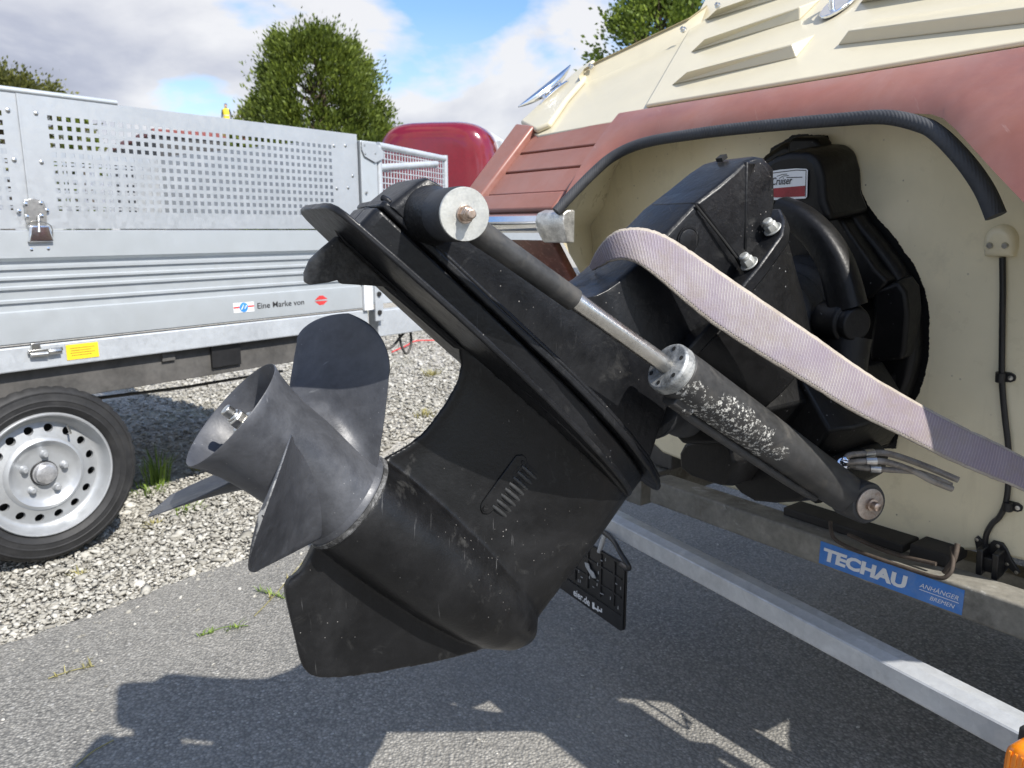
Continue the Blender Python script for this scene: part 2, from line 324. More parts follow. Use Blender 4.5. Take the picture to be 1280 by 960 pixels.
# ------------------------------------------------------------------ mesh helpers
def ortho(ax):
    ax = np.array(ax, float); ax /= np.linalg.norm(ax)
    t = np.array([0, 0, 1.]) if abs(ax[2]) < .9 else np.array([1., 0, 0])
    a = np.cross(ax, t); a /= np.linalg.norm(a); return ax, a, np.cross(ax, a)
class MB:
    def __init__(s): s.v = []; s.f = []; s.mi = []; s.uv = None
    def add(s, vs, fs, mi=0):
        o = len(s.v); s.v += [tuple(map(float, x)) for x in vs]; s.f += [tuple(i + o for i in f) for f in fs]; s.mi += [mi] * len(fs); return s
    def box(s, c, ax, ay, az, mi=0):         # centre and three half-axis vectors
        c, ax, ay, az = map(np.array, (c, ax, ay, az))
        vs = [c + ax * i + ay * j + az * l for i in (-1, 1) for j in (-1, 1) for l in (-1, 1)]
        return s.add(vs, [(0, 1, 3, 2), (4, 6, 7, 5), (0, 4, 5, 1), (2, 3, 7, 6), (0, 2, 6, 4), (1, 5, 7, 3)], mi)
    def prism(s, pts, off, mi=0):
        n = len(pts); off = np.array(off); vs = [np.array(x) for x in pts] + [np.array(x) + off for x in pts]
        return s.add(vs, [tuple(range(n))[::-1], tuple(range(n, 2 * n))] + [(i, (i + 1) % n, n + (i + 1) % n, n + i) for i in range(n)], mi)
    def face(s, pts, mi=0): return s.add(pts, [tuple(range(len(pts)))], mi)
    def rings(s, rs, closed=True, cap=True, mi=0):
        m = len(rs[0]); vs = [x for r in rs for x in r]; fs = []
        for i in range(len(rs) - 1):
            for j in range(m if closed else m - 1):
                a = i * m + j; b = i * m + (j + 1) % m; fs.append((a, b, b + m, a + m))
        if cap: fs += [tuple(range(m))[::-1], tuple(range((len(rs) - 1) * m, len(rs) * m))]
        return s.add(vs, fs, mi)
    def lathe(s, o, ax, prof, seg=32, cap=True, mi=0, ph=0.):   # prof: (distance along axis, radius)
        ax, a, b = ortho(ax); o = np.array(o); an = [2 * math.pi * i / seg + ph for i in range(seg)]
        return s.rings([[o + ax * t + (a * math.cos(x) + b * math.sin(x)) * r for x in an] for t, r in prof], True, cap, mi)
    def cyl(s, a, b, r, seg=20, mi=0, r2=None):
        a, b = np.array(a), np.array(b); d = b - a; return s.lathe(a, d, [(0, r), (np.linalg.norm(d), r if r2 is None else r2)], seg, True, mi)
    def tube(s, path, r, seg=10, mi=0):
        P = [np.array(x, float) for x in path]; n = len(P); rr = r if hasattr(r, '__len__') else [r] * n
        t = P[1] - P[0]; _, a, b = ortho(t); rs = []
        for i in range(n):
            t = P[min(i + 1, n - 1)] - P[max(i - 1, 0)]; t /= np.linalg.norm(t)
            a = a - t * (a @ t); a /= np.linalg.norm(a); b = np.cross(t, a)
            rs.append([P[i] + (a * math.cos(2 * math.pi * j / seg) + b * math.sin(2 * math.pi * j / seg)) * rr[i] for j in range(seg)])
        return s.rings(rs, True, True, mi)
    def build(s, name, m, parent=None, smooth=40, bevel=0., seg=2, recalc=True, remesh=0., relax=0, sub=0, solid=0., loc=None):
        me = bpy.data.meshes.new(name)
        L = np.array(loc if loc is not None else (ROOT.get(parent.name, (0, 0, 0)) if parent else (0, 0, 0)))
        me.from_pydata([tuple(np.array(x) - L) for x in s.v], [], s.f)
        ms = m if isinstance(m, (list, tuple)) else [m]
        for x in ms: me.materials.append(MAT[x])
        if len(ms) > 1: me.polygons.foreach_set('material_index', s.mi)
        if recalc:
            bm = bmesh.new(); bm.from_mesh(me); bmesh.ops.recalc_face_normals(bm, faces=bm.faces); bm.to_mesh(me); bm.free()
        if s.uv is not None:
            ul = me.uv_layers.new(name='UVMap')
            for lp in me.loops: ul.data[lp.index].uv = s.uv[lp.vertex_index]
        if smooth:
            me.shade_smooth()
            if smooth < 180 and not remesh: me.set_sharp_from_angle(angle=R(smooth))
        o = bpy.data.objects.new(name, me); COL.objects.link(o)
        if parent is not None: o.parent = parent; ROOT[o.name] = ROOT.get(parent.name, (0, 0, 0)); 
        elif loc is not None: o.location = loc; ROOT[o.name] = tuple(loc)
        if solid:
            x = o.modifiers.new('solid', 'SOLIDIFY'); x.thickness = solid; x.offset = 0
        if bevel:
            x = o.modifiers.new('bevel', 'BEVEL'); x.width = bevel; x.segments = seg; x.limit_method = 'ANGLE'; x.angle_limit = R(32); x.harden_normals = False
        if remesh:
            x = o.modifiers.new('remesh', 'REMESH'); x.mode = 'VOXEL'; x.voxel_size = remesh; x.use_smooth_shade = True
            if relax: y = o.modifiers.new('relax', 'SMOOTH'); y.factor = .5; y.iterations = relax
        if sub: x = o.modifiers.new('sub', 'SUBSURF'); x.levels = sub; x.render_levels = sub
        return o
ROOT = {}
def thing(name, label, cat, loc, group=None):
    o = bpy.data.objects.new(name, None); COL.objects.link(o); o.location = tuple(map(float, loc)); o.empty_display_size = .1
    ROOT[o.name] = tuple(map(float, loc)); tag(o, label, cat, group); return o
def tag(o, label=None, cat=None, group=None, kind=None):
    if label: o['label'] = label
    if cat: o['category'] = cat
    if group: o['group'] = group
    if kind: o['kind'] = kind
    return o
def dup(src, offset, parent):                # a further copy of a small alike piece, sharing its mesh
    c = src.copy(); COL.objects.link(c); c.parent = parent; c.location = tuple(offset); return c
def smooth_path(P, n=6):
    P = [np.array(x, float) for x in P]; out = []
    for i in range(len(P) - 1):
        a, b, c, d = P[max(i - 1, 0)], P[i], P[i + 1], P[min(i + 2, len(P) - 1)]
        for j in range(n):
            t = j / n
            out.append(.5 * ((2 * b) + (-a + c) * t + (2 * a - 5 * b + 4 * c - d) * t * t + (-a + 3 * b - 3 * c + d) * t ** 3))
    return out + [P[-1]]
def text_part(txt, org, right, up, height, name, m, parent, depth=.0006, shear=0., squash=1., bold=0.):
    cu = bpy.data.curves.new('t', 'FONT'); cu.body = txt; cu.size = 1; cu.shear = shear; cu.offset = bold; cu.resolution_u = 3
    t = bpy.data.objects.new('t', cu); COL.objects.link(t); dg = bpy.context.evaluated_depsgraph_get()
    me = bpy.data.meshes.new_from_object(t.evaluated_get(dg)); bpy.data.objects.remove(t); bpy.data.curves.remove(cu)
    right = np.array(right) / np.linalg.norm(right); up = np.array(up) / np.linalg.norm(up); nn = np.cross(right, up)
    s = height / .72; mb = MB()
    mb.add([np.array(org) + right * v.co.x * s * squash + up * v.co.y * s + nn * depth for v in me.vertices], [tuple(pl.vertices) for pl in me.polygons])
    bpy.data.meshes.remove(me); return mb.build(name, m, parent, smooth=0, recalc=False)
def naca(x, t): return 5 * t * (.2969 * math.sqrt(x) - .126 * x - .3516 * x * x + .2843 * x ** 3 - .1036 * x ** 4)
# ================================================================== GROUND
gpt = np.zeros(3)
E1 = U(0, 805, gpt, Z); E2 = U(320, 693, gpt, Z)
ed = (E2 - E1) / np.linalg.norm(E2 - E1); en = np.array([ed[1], -ed[0], 0])       # along the kerbless edge, towards the camera
def GE(s, t, z=0.): return E1 + ed * s + en * t + Z * z
mb = MB(); mb.face([(-700, -700, -.025), (700, -700, -.025), (700, 700, -.025), (-700, 700, -.025)])
tag(mb.build('gravel_yard', 'gravel_ground', smooth=0), kind='structure')
mb = MB(); top = []
xs = np.concatenate([np.linspace(-40, -2, 20), np.linspace(-1.9, 9, 500), np.linspace(9.5, 60, 30)])
edge = [GE(s, .018 * mnoise.noise(Vector((s * 3.1, 0, 0))) + .012 * mnoise.noise(Vector((s * 14, 3, 0))) + .008 * mnoise.noise(Vector((s * 40, 9, 0)))) for s in xs]
rs = [[e - Z * .03 - en * .012 for e in edge], [e - Z * .004 for e in edge], [e + en * .012 for e in edge], [GE(s, 40) for s in xs]]
mb.rings(rs, closed=False, cap=False)
tag(mb.build('asphalt_road', 'asphalt', smooth=60), kind='structure')
# loose gravel: a few rock shapes copied into one mesh
def rock_shapes(n):
    out = []
    for i in range(n):
        bm = bmesh.new(); bmesh.ops.create_icosphere(bm, subdivisions=1, radius=1)
        for v in bm.verts:
            d = v.co.normalized(); kf = 1 + .55 * mnoise.noise(d * 1.3 + Vector((i * 7.1, 0, 0)))
            kf += .35 * mnoise.noise(d * 3.1 + Vector((0, i * 5.3, 0))); v.co = d * kf; v.co.z *= .5; v.co.x *= 1.25
        bm.normal_update(); out.append((np.array([v.co[:] for v in bm.verts]), np.array([[l.index for l in f.verts] for f in bm.faces]))); bm.free()
    return out
ROCKS = rock_shapes(9)
def scatter_rocks(name, pos, size, m, sink=.25):
    V = []; Fc = []; o = 0; n = len(pos)
    for i in range(n):
        v, f = ROCKS[i % 9]; a = rng.random() * 6.283; c, s = math.cos(a), math.sin(a)
        tl = (rng.random(2) - .5) * .9
        x = v[:, 0] * c - v[:, 1] * s; y = v[:, 0] * s + v[:, 1] * c; zz = v[:, 2] + x * tl[0] + y * tl[1]
        r = size[i]; V.append(np.stack([x * r + pos[i][0], y * r + pos[i][1], zz * r + pos[i][2] + r * sink], 1)); Fc.append(f + o); o += len(v)
    V = np.concatenate(V).astype(np.float32); Fc = np.concatenate(Fc).astype(np.int32)
    me = bpy.data.meshes.new(name); me.vertices.add(len(V)); me.vertices.foreach_set('co', V.ravel())
    me.loops.add(Fc.size); me.loops.foreach_set('vertex_index', Fc.ravel())
    me.polygons.add(len(Fc)); me.polygons.foreach_set('loop_start', np.arange(0, Fc.size, 3, dtype=np.int32)); me.polygons.foreach_set('loop_total', np.full(len(Fc), 3, np.int32))
    me.update(calc_edges=True); me.validate(); me.materials.append(MAT[m]); ob = bpy.data.objects.new(name, me); COL.objects.link(ob)
    return tag(ob, kind='stuff')
pos = []; size = []
for (t0, t1, s0, s1, n, r0, r1) in ((-.9, .016, -.7, 1.6, 36000, .0022, .0090), (-2.6, -.7, -.6, 3.2, 16000, .004, .013), (-4, 0, 1.5, 6, 16000, .006, .017), (-.75, .01, -.6, 1.5, 700, .009, .018)):
    s = rng.uniform(s0, s1, n); t = t1 - (t1 - t0) * rng.random(n) ** 1.15
    r = r0 + (r1 - r0) * rng.random(n) ** 2.4
    for i in range(n):
        pos.append(GE(s[i], t[i], -.022 + .012 * rng.random())); size.append(r[i])
scatter_rocks('loose_gravel', pos, size, 'gravel_stone')
pos = []; size = []
for i in range(1500):
    x, y = rng.uniform(-1.3, 1.4), rng.uniform(1.2, 4.2); v = np.array([x, y, 0.])
    if (v - E1) @ en > .01:
        pos.append(v + Z * .0005); size.append(.0012 + .0028 * rng.random() ** 3)
for i in range(260):
    v = GE(rng.uniform(-.6, 2), .25 * rng.random() ** 2.5); pos.append(v); size.append(.002 + .006 * rng.random() ** 2)
scatter_rocks('road_grit', pos, size, 'gravel_stone', .1)

def blades(mb, c, n, spread, h, lean, wd):
    c = np.array(c)
    for i in range(n):
        a = rng.random() * 6.283; b = c + np.array([math.cos(a), math.sin(a), 0]) * spread * rng.random()
        d = np.array([math.cos(a + rng.normal() * .6), math.sin(a + rng.normal() * .6), 0]); hh = h * rng.uniform(.45, 1.); le = lean * rng.uniform(.2, 1.)
        s = np.array([-d[1], d[0], 0]) * wd
        m1 = b + Z * hh * .6 + d * le * hh * .35; tp = b + Z * hh * rng.uniform(.8, 1) + d * le * hh
        mb.add([b - s, b + s, m1 + s * .8, m1 - s * .8, tp], [(0, 1, 2, 3), (3, 2, 4)])
def tuft(x, y, n, spread, h, lean, label, m='grass_blade', wd=.0025):
    c = U(x, y, np.array([0, 0, -.02]), Z); mb = MB(); blades(mb, c, n, spread, h, lean, wd)
    return tag(mb.build('grass_tuft', m, smooth=0, recalc=False, loc=c), label, 'grass tuft', 'grass tufts growing in the gravel')
tuft(198, 606, 80, .05, .17, .55, 'tallest bright green grass tuft in the gravel beside the trailer tyre')
tuft(186, 618, 60, .07, .05, 1.2, 'low green weed patch at the foot of the tall grass tuft by the tyre')
tuft(232, 640, 40, .06, .035, 1.3, 'short sparse grass just right of the tall tuft behind the rear propeller blade')
tuft(100, 722, 30, .022, .03, 1.2, 'small pale tuft among white stones just below the tyre', 'dry_grass')
tuft(190, 660, 30, .028, .03, 1.3, 'thin flat grass on the gravel right of the tyre contact', 'dry_grass')
tuft(530, 522, 50, .06, .06, 1.2, 'wide yellow green grass patch on gravel seen between propeller and black leg', 'dry_grass')
tuft(540, 470, 70, .06, .06, 1.2, 'faint far grass patch on gravel below the black leg edge', 'dry_grass')
tuft(245, 590, 26, .03, .06, 1., 'reddish dry weed in the shade behind the tall grass tuft', 'dry_grass')
def straw(pts, label, m='dry_grass', r=.0012, sprigs=0):
    P = [U(x, y, np.array([0, 0, .003]), Z) for x, y in pts]; mb = MB(); mb.tube(smooth_path(P, 5), r, 5)
    for i in range(sprigs):
        c = P[0] + (P[-1] - P[0]) * rng.random(); blades(mb, c, 3, .008, .018, 1.5, .0016)
    tag(mb.build('straw_stalk', m, recalc=False, loc=P[0]), label, 'straw', 'dry stalks lying on the asphalt')
straw([(95, 958), (115, 940), (142, 925)], 'curved dry stalk on the asphalt at the lower left corner')
straw([(318, 770), (345, 742), (382, 698)], 'long straight dry stalk on asphalt left of the black skeg', sprigs=3)
straw([(60, 848), (90, 838), (118, 832)], 'thin flat straw on the asphalt left of the big shadow', sprigs=5)
straw([(250, 795), (280, 784), (310, 782)], 'small yellow sprig on the asphalt above the shadow corner', 'grass_blade', .001, 12)
straw([(322, 738), (338, 742), (356, 748)], 'tiny green sprig on asphalt beside the skeg tip', 'grass_blade', .001, 9)

# ================================================================== BOAT
boat = thing('motor_boat', 'cream and brown motorboat stern with raised black drive, standing on its road trailer', 'boat', BV(0, .55, 1.2))
# --- transom with hull behind it
UM = .0                                       # centre line
half = [(0, .437), (.209, .437), (.290, .466), (.360, .472), (.46, .53), (.53, .74), (.535, 1.06), (.42, 1.16), (0, 1.165)]
outl = [(u, z) for u, z in half] + [(-u, z) for u, z in half[::-1][1:-1]]
mb = MB(); n = len(outl); rr = []
for t, sc_, dz in ((0, 1, 0), (.6, 1.08, .0), (1.6, 1.05, .03), (2.6, .62, .12), (3.2, .1, .3)):
    rr.append([BV(u * sc_, z + dz * (1.2 - z), TB(z) + t) for u, z in outl])
mb.rings(rr); hull = mb.build('hull', 'cream_gelcoat', boat, smooth=25, bevel=.006)
# --- brown wings of the deck moulding either side of the drive well, leaning forward
WLEAN = math.tan(R(42)); WP = plane_b(.64, .975, WLEAN)
def WV(u, z, out=0.): return BV(u, z, .64 + (z - .975) * WLEAN) - WP[1] * out
def wing(sgn):
    s = sgn; mb = MB()
    zb, zt = .992, 1.178
    o = [(.44, zb), (.76, zb), (.76, 1.196), (.69, zt), (.42, zt)]
    mb.prism([WV(s * u, z, -.012) for u, z in o], WP[1] * .02)
    # raised frame: outer bevelled strip and bottom ledge
    mb.prism([WV(s * u, z, .016) for u, z in ((.70, zb), (.77, zb), (.77, 1.196), (.69, 1.182))], WP[1] * .03)
    mb.prism([WV(s * u, z, .010) for u, z in ((.425, zb), (.72, zb), (.70, zb + .036), (.42, zb + .036))], WP[1] * .02)
    w = mb.build('deck_wing', 'brown_gelcoat', boat, smooth=30, bevel=.006, seg=3)
    # three stepped panels separated by open grooves
    zz = [zb + .040, 1.083, 1.127, zt - .002]
    for i in range(3):
        q = MB(); g = .0022; z0, z1 = zz[i] + g, zz[i + 1] - g
        ui = lambda z: .418 - (z - zb) * .15
        uo = lambda z: .70 - (z - zb) * .06
        q.prism([WV(s * a, z, .0) for a, z in ((ui(z0), z0), (uo(z0), z0), (uo(z1), z1), (ui(z1), z1))], WP[1] * .02)
        q.build('wing_panel', 'brown_gelcoat', w, smooth=30, bevel=.002)
    # underside of the wing, sloping forward below the rail
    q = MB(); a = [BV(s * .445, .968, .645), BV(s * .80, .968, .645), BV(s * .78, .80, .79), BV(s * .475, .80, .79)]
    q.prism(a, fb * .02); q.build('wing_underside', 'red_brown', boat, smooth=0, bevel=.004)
wing(-1); wing(1)
# --- hood over the drive well: bulges aft of the wings, lip cut as an arch
HP = (WP[0] - WP[1] * .03, WP[1])
def HV(x, y, out=.0): return U(x, y, HP[0] - HP[1] * out, HP[1])
def HL(u, z, out=0.): return BV(u, z, .64 + (z - .975) * WLEAN - (.03 + out) / math.cos(R(42)))
lip = [uz(HV(x, y))[:2] for x, y in ((698, 262), (708, 251), (724, 234), (746, 212), (766, 195), (790, 182), (820, 173), (870, 165), (920, 158.5), (985, 152), (1050, 146.5), (1110, 143), (1145, 142), (1165, 143), (1179, 148), (1194, 161), (1215, 184), (1245, 217), (1286, 260))]
zt = 1.181
mb = MB(); N = len(lip)
topl = []
for i, (u, z) in enumerate(lip):
    t = (u - lip[0][0]) / (lip[-1][0] - lip[0][0]); topl.append((-.376 + t * .77 - .012 * (1 - t), zt))
outer = [HL(u, z) for u, z in lip]; upper = [HL(u, z) for u, z in topl]
mids = [[HL(l[0] * (1 - f) + t[0] * f, l[1] * (1 - f) + t[1] * f, .010 * math.sin(f * math.pi)) for l, t in zip(lip, topl)] for f in (.2, .5, .8)]
back_u = [HL(u, z + .0, 0) + fb * .07 + Z * .004 for u, z in topl]
def soffit(u, z, f):
    a = HL(u, z); uu = u * 1.30; zz = z + .018 * (1.15 - abs(u)); b = BV(uu, zz, TB(zz) + .004); return a * (1 - f) + b * f
mb.rings([back_u, [x - WP[1] * .0 + fb * .004 + Z * .002 for x in upper], upper] + [mids[2], mids[1], mids[0]] + [outer, [soffit(u, z, .03) for u, z in lip]], closed=False, cap=False)
hood = mb.build('well_hood', 'brown_gelcoat', boat, smooth=50)
mb = MB()
ends0 = [(-.430, .80, .78), (-.425, .88, .72), (-.415, .965, .645)]
def strip(f):
    out = []
    for u, z, b in ends0:
        a = BV(u, z, b); c = BV(-.530, z, TB(z) + .004); out.append(a * (1 - f) + c * f)
    out += [soffit(u, z, .03 + .97 * f) for u, z in lip]
    for u, z, b in ends0[::-1]:
        a = BV(-u, z, b); c = BV(.530, z, TB(z) + .004); out.append(a * (1 - f) + c * f)
    return out
mb.rings([strip(f) for f in (0, .5, 1)], closed=False, cap=False)
mb.build('well_side', 'cream_gelcoat', boat, smooth=60)
# side cheeks where the hood steps down to the wing
for s in (-1, 1):
    q = MB(); q.face([HL(-.372 if s < 0 else .432, .993), HL(-.377 if s < 0 else .40, zt), WV(s * (.425 if s < 0 else .44), zt, -.004), WV(s * (.436 if s < 0 else .46), .992, -.004)])
    q.build('hood_cheek', 'brown_gelcoat', boat, smooth=0)
# --- black rubber moulding along the lip, coming loose at the starboard end
rp = [HL(u, z, .004) + np.array([0, 0, -.004]) for u, z in lip[:12]]
rp += [on_transom(x, y, o) for x, y, o in ((1152, 156, .108), (1172, 167, .112), (1193, 187, .116), (1214, 212, .12), (1232, 240, .124), (1245, 270, .128))]
rp = smooth_path(rp, 8); rad = [.0095 + .0028 * max(0, (i / len(rp) - .6) / .4) for i in range(len(rp))]
q = MB(); q.tube(rp, rad, 14); q.build('lip_rubber', 'edge_rubber', boat, smooth=60)
# --- rub rail with cast end caps
for s in (-1, 1):
    cs = .0 if s < 0 else .062
    r = MB(); pr = [(-.012, -.020), (.010, -.020), (.010, -.006), (.016, -.002), (.026, .006), (.030, .016), (.026, .027), (.014, .032), (-.012, .032)]
    r.rings([[BV(s * u, .958 + b, .645 - a) for a, b in pr] for u in (.395 + cs, .80)])
    rail = r.build('rub_rail', 'chrome', boat, smooth=35)
    c = MB(); pr2 = [(-.02, -.024), (.014, -.023), (.030, .0), (.034, .016), (.030, .030), (.012, .036), (-.02, .036)]
    c.rings([[BV(s * u, .958 + b * k1, .645 - a * k2) for a, b in pr2] for u, k1, k2 in ((.432 + cs, .95, .95), (.425 + cs, 1.05, 1.05), (.39 + cs, 1.02, .95), (.372 + cs, 1.05, .62), (.366 + cs, 1.0, .55))] if True else [[] for u, k1, k2 in ((.432, .95, .95), (.425, 1.05, 1.05), (.39, 1.02, .95), (.372, 1.05, .62), (.366, 1.0, .55))])
    c.build('rail_end_cap', 'cast_metal', rail, smooth=40, bevel=.002)
# --- sloping cream deck above
DLEAN = math.tan(R(55)); DPt, DN = plane_b(.825, 1.178, DLEAN)
if DN @ Z < 0: DN = -DN
if DN @ fb > 0: DN = -DN
DN = np.cross(sb, Z + fb * DLEAN); DN /= np.linalg.norm(DN); DN = DN if DN @ Z > 0 else -DN     # outwards (aft and up)
def DK(x, y, out=0.): return U(x, y, DPt + DN * out, DN)
mb = MB()
mirror_u = lambda v: np.array(v) - sb * 2 * ((np.array(v) - B0) @ sb)
dl = [DK(*a) for a in ((769, 152), (672, 170), (650, 163), (653, 158), (690, 122), (722, 96), (775, 72), (862, 24), (900, -14), (940, -60))]
mb.prism(dl + [mirror_u(v) for v in dl[::-1]], -DN * .03)
deck = mb.build('aft_deck', 'deck_cream', boat, smooth=30, bevel=.004)
# upstanding flange at the port edge with its rounded cheek
fo = [(724, 97, .0), (730, 88, .0), (745, 79, .0), (800, 53, .0), (862, 24, .0), (884, 8, 0)]
fi = [(728, 108), (733, 103), (752, 96), (806, 71), (846, 55), (872, 40)]
mb = MB(); rr = [[DK(x, y, .0) for x, y in fi], [DK(x, y, .022) for x, y, _ in fo], [DK(x, y, .024) + DN * .0 + np.array([0, 0, .004]) for x, y, _ in fo], [DK(x, y, 0) for x, y, _ in fo]]
mb.rings(rr, closed=False, cap=False); mb.build('deck_flange', 'deck_cream', deck, smooth=50)
mb = MB(); mb.rings([[mirror_u(v) for v in q] for q in rr], closed=False, cap=False); mb.build('deck_flange', 'deck_cream', deck, smooth=50)
mb = MB(); mb.prism([DK(x, y) for x, y in ((653, 158), (690, 123), (722, 95), (745, 79), (733, 104), (712, 128), (690, 160), (672, 168))], DN * .014)
mb.build('gunwale_strip', 'deck_cream', deck, smooth=30, bevel=.006, seg=3)
# raised hatch with louvre ribs
hl_ = [DK(x, y) for x, y in ((808, 136), (864, 38), (892, -16), (925, -50))]
mb = MB(); mb.prism(hl_ + [mirror_u(v) for v in hl_[::-1]], DN * .008)
hatch = mb.build('engine_hatch', 'deck_cream', deck, smooth=30, bevel=.004, seg=3)
def louvre(b0, b1, t0, t1, h=.020):
    # b0-b1 foot of the riser on the hatch, t0-t1 its top edge; the top then falls back into the hatch
    B0_, B1_, T0_, T1_ = [DK(*a, .008) for a in (b0, b1)] + [DK(*a, .008 + h) for a in (t0, t1)]
    up = np.cross(sb, DN); up = up if up @ Z > 0 else -up
    K0, K1 = T0_ - DN * (h + .0) + up * .075 + sb * .01, T1_ - DN * h + up * .075
    q = MB(); q.add([B0_, B1_, T0_, T1_, K0, K1], [(0, 1, 3, 2), (2, 3, 5, 4), (0, 2, 4), (1, 5, 3), (0, 4, 5, 1)])
    q.build('louvre', 'deck_cream', hatch, smooth=0, bevel=.0025)
louvre((838, 107), (996, 72), (858, 90), (990, 55))
louvre((862, 66), (1000, 25), (880, 49), (1000, 8))
louvre((880, 26), (1010, -12), (895, 12), (1010, -28))
louvre((1046, 57), (1420, 14), (1060, 38), (1420, -10))
louvre((1074, 4), (1420, -50), (1085, -8), (1420, -70))
# deck fittings
def cleat(base, ax, up, L, nm):
    base, ax, up = map(np.array, (base, ax, up)); ax = ax / np.linalg.norm(ax); up = up / np.linalg.norm(up); sd = np.cross(ax, up)
    c = MB(); 
    sec = lambda c0, a, b: [c0 + sd * a * math.cos(t) + up * b * math.sin(t) for t in np.linspace(0, 2 * math.pi, 14)[:-1]]
    c.rings([[x for x in sec(base + ax * L * t + up * (.022 + .012 * abs(t) ** 2.), .0115 * (1.15 - abs(t) ** 2.2), .0105 * (1.15 - abs(t) ** 2))] for t in np.linspace(-1, 1, 21)])
    for t in (-.3, .3): c.lathe(base + ax * L * t, up, [(0, .010), (.006, .006), (.022, .006)], 12)
    c.prism([base + ax * L * .55 * math.cos(t) + sd * .014 * math.sin(t) for t in np.linspace(0, 2 * math.pi, 17)[:-1]], up * .005)
    return c.build(nm, 'chrome', boat, smooth=45, bevel=.001)
cb = DK(694, 117, .012); up_d = np.cross(sb, DN); up_d = up_d if up_d @ Z > 0 else -up_d
cleat(cb, up_d * 1. + sb * .02, DN * .8 - sb * .75, .10, 'deck_cleat')
c = MB(); ce = DK(1052, 4, .012)
c.prism([ce + up_d * .062 * math.cos(t) + sb * (.028 * math.sin(t)) for t in np.linspace(0, 2 * math.pi, 21)[:-1]], DN * .006)
lb = c.build('lifting_plate', 'chrome', boat, smooth=45, bevel=.0015)
c = MB(); c.tube(smooth_path([ce + DN * .004 - up_d * .035 , ce + DN * .03 - up_d * .02, ce + DN * .038 + up_d * .012, ce + DN * .004 + up_d * .04], 6), .0048, 10)
c.build('lifting_eye', 'chrome', lb, smooth=60)
sn = MB(); o0 = DK(740, 84, .022); sn.lathe(o0, DN * .6 - fb * .8, [(0, .007), (.004, .007), (.006, .004), (.010, .0045), (.011, .002)], 14)
s0 = sn.build('snap_fastener', 'steel', boat, smooth=50)
for x, y in ((855, 38), (898, 8)): dup(s0, DK(x, y, .022) - o0, boat)

# --- things on the transom
def disc_axis(v): return -TP[1]
# cable cover, screws, cable, clips, transducer
cc = on_transom(1253, 300); ud = np.cross(sb, TP[1]); ud = ud if ud @ Z > 0 else -ud
nt = -TP[1]
c = MB(); pr = []
for d, kx in ((0, 1.), (.008, .97), (.013, .82), (.015, .5)):
    pr.append([cc + nt * d + sb * (.0205 * kx * a) + ud * (.022 * b * kx + (0 if b > 0 else .0)) for a, b in [(math.cos(t), math.sin(t) * 1.0) for t in np.linspace(0, math.pi, 13)] + [(-1.0, -.55), (-.9, -1.), (.9, -1.), (1., -.55)]])
c.rings(pr); cov = c.build('cable_cover', 'cream_gelcoat', boat, smooth=60)
o1 = cc - sb * .0095 - ud * .005 + nt * .0135
c = MB(); c.lathe(o1, nt, [(0, .0042), (.0035, .0042), (.0045, .0034), (.0046, .0)], 14); s1 = c.build('cover_screw', 'steel', cov, smooth=40)
dup(s1, sb * .019, cov)
cab = [on_transom(x, y, .006) for x, y in ((1253, 322), (1253.5, 360), (1253, 395), (1252.5, 440), (1252.5, 478), (1256, 520), (1260, 555), (1261, 590), (1258, 625), (1250, 645), (1240, 655), (1233, 668), (1231, 684))]
c = MB(); c.tube(smooth_path(cab, 6), .0042, 10); c.build('transducer_cable', 'black_plastic', boat, smooth=60)
def clip(x, y, nm='cable_clip'):
    o = on_transom(x, y); c = MB(); c.tube([o + nt * .001 - ud * .006, o + nt * .006 - ud * .0062, o + nt * .006 + ud * .0062, o + nt * .001 + ud * .006], .001, 6)
    c.lathe(o - ud * .007 + nt * .006, ud, [(0, .0068), (.014, .0068)], 14)
    c.prism([o + sb * a + ud * b for a, b in ((0, -.007), (.012, -.007), (.017, -.004), (.018, 0), (.017, .004), (.012, .007), (0, .007))], nt * .003)
    k1 = c.build(nm, 'black_plastic', boat, smooth=40)
    d = MB(); d.lathe(o + sb * .012 + nt * .003, nt, [(0, .0036), (.0015, .0034), (.002, .0)], 12); d.build('clip_screw', 'steel', k1, smooth=40)
clip(1253, 470); clip(1262, 631)
o = on_transom(1245, 690)
c = MB(); c.prism([o + sb * a + ud * b for a, b in ((-.030, .014), (-.026, .020), (-.018, .014), (-.010, .010), (-.004, .020), (.010, .020), (.016, .012), (.024, -.004), (.036, -.020), (.030, -.026), (.020, -.018), (.014, -.03), (-.020, -.026), (-.026, -.004))], nt * .005)
td = c.build('transducer_bracket', 'black_plastic', boat, smooth=30, bevel=.001)
c = MB(); c.box(o + nt * .016 - ud * .010 - sb * .012, sb * .0045, ud * .022, nt * .013); c.box(o + nt * .016 - ud * .010 + sb * .010, sb * .0045, ud * .022, nt * .013); c.box(o + nt * .012 - ud * .014, sb * .012, ud * .012, nt * .01)
c.build('transducer_body', 'black_plastic', td, smooth=30, bevel=.0015)
s2 = None
for a, b in ((-.026, .014), (.004, .014), (.031, -.021), (.018, -.012)):
    q0 = o + sb * a + ud * b + nt * .005
    if s2 is None:
        c = MB(); c.lathe(q0, nt, [(0, .003), (.001, .0028), (.0014, 0)], 10); s2 = c.build('bracket_screw', 'steel', td, smooth=40); o2 = q0
    else: dup(s2, q0 - o2, td)
# drain/scuff hoses belong to the drive; see below
# ================================================================== STERNDRIVE
drive = thing('sterndrive', 'black boat sterndrive tilted up behind the cream transom with grey three-bladed propeller', 'boat drive', DV(0, 0))
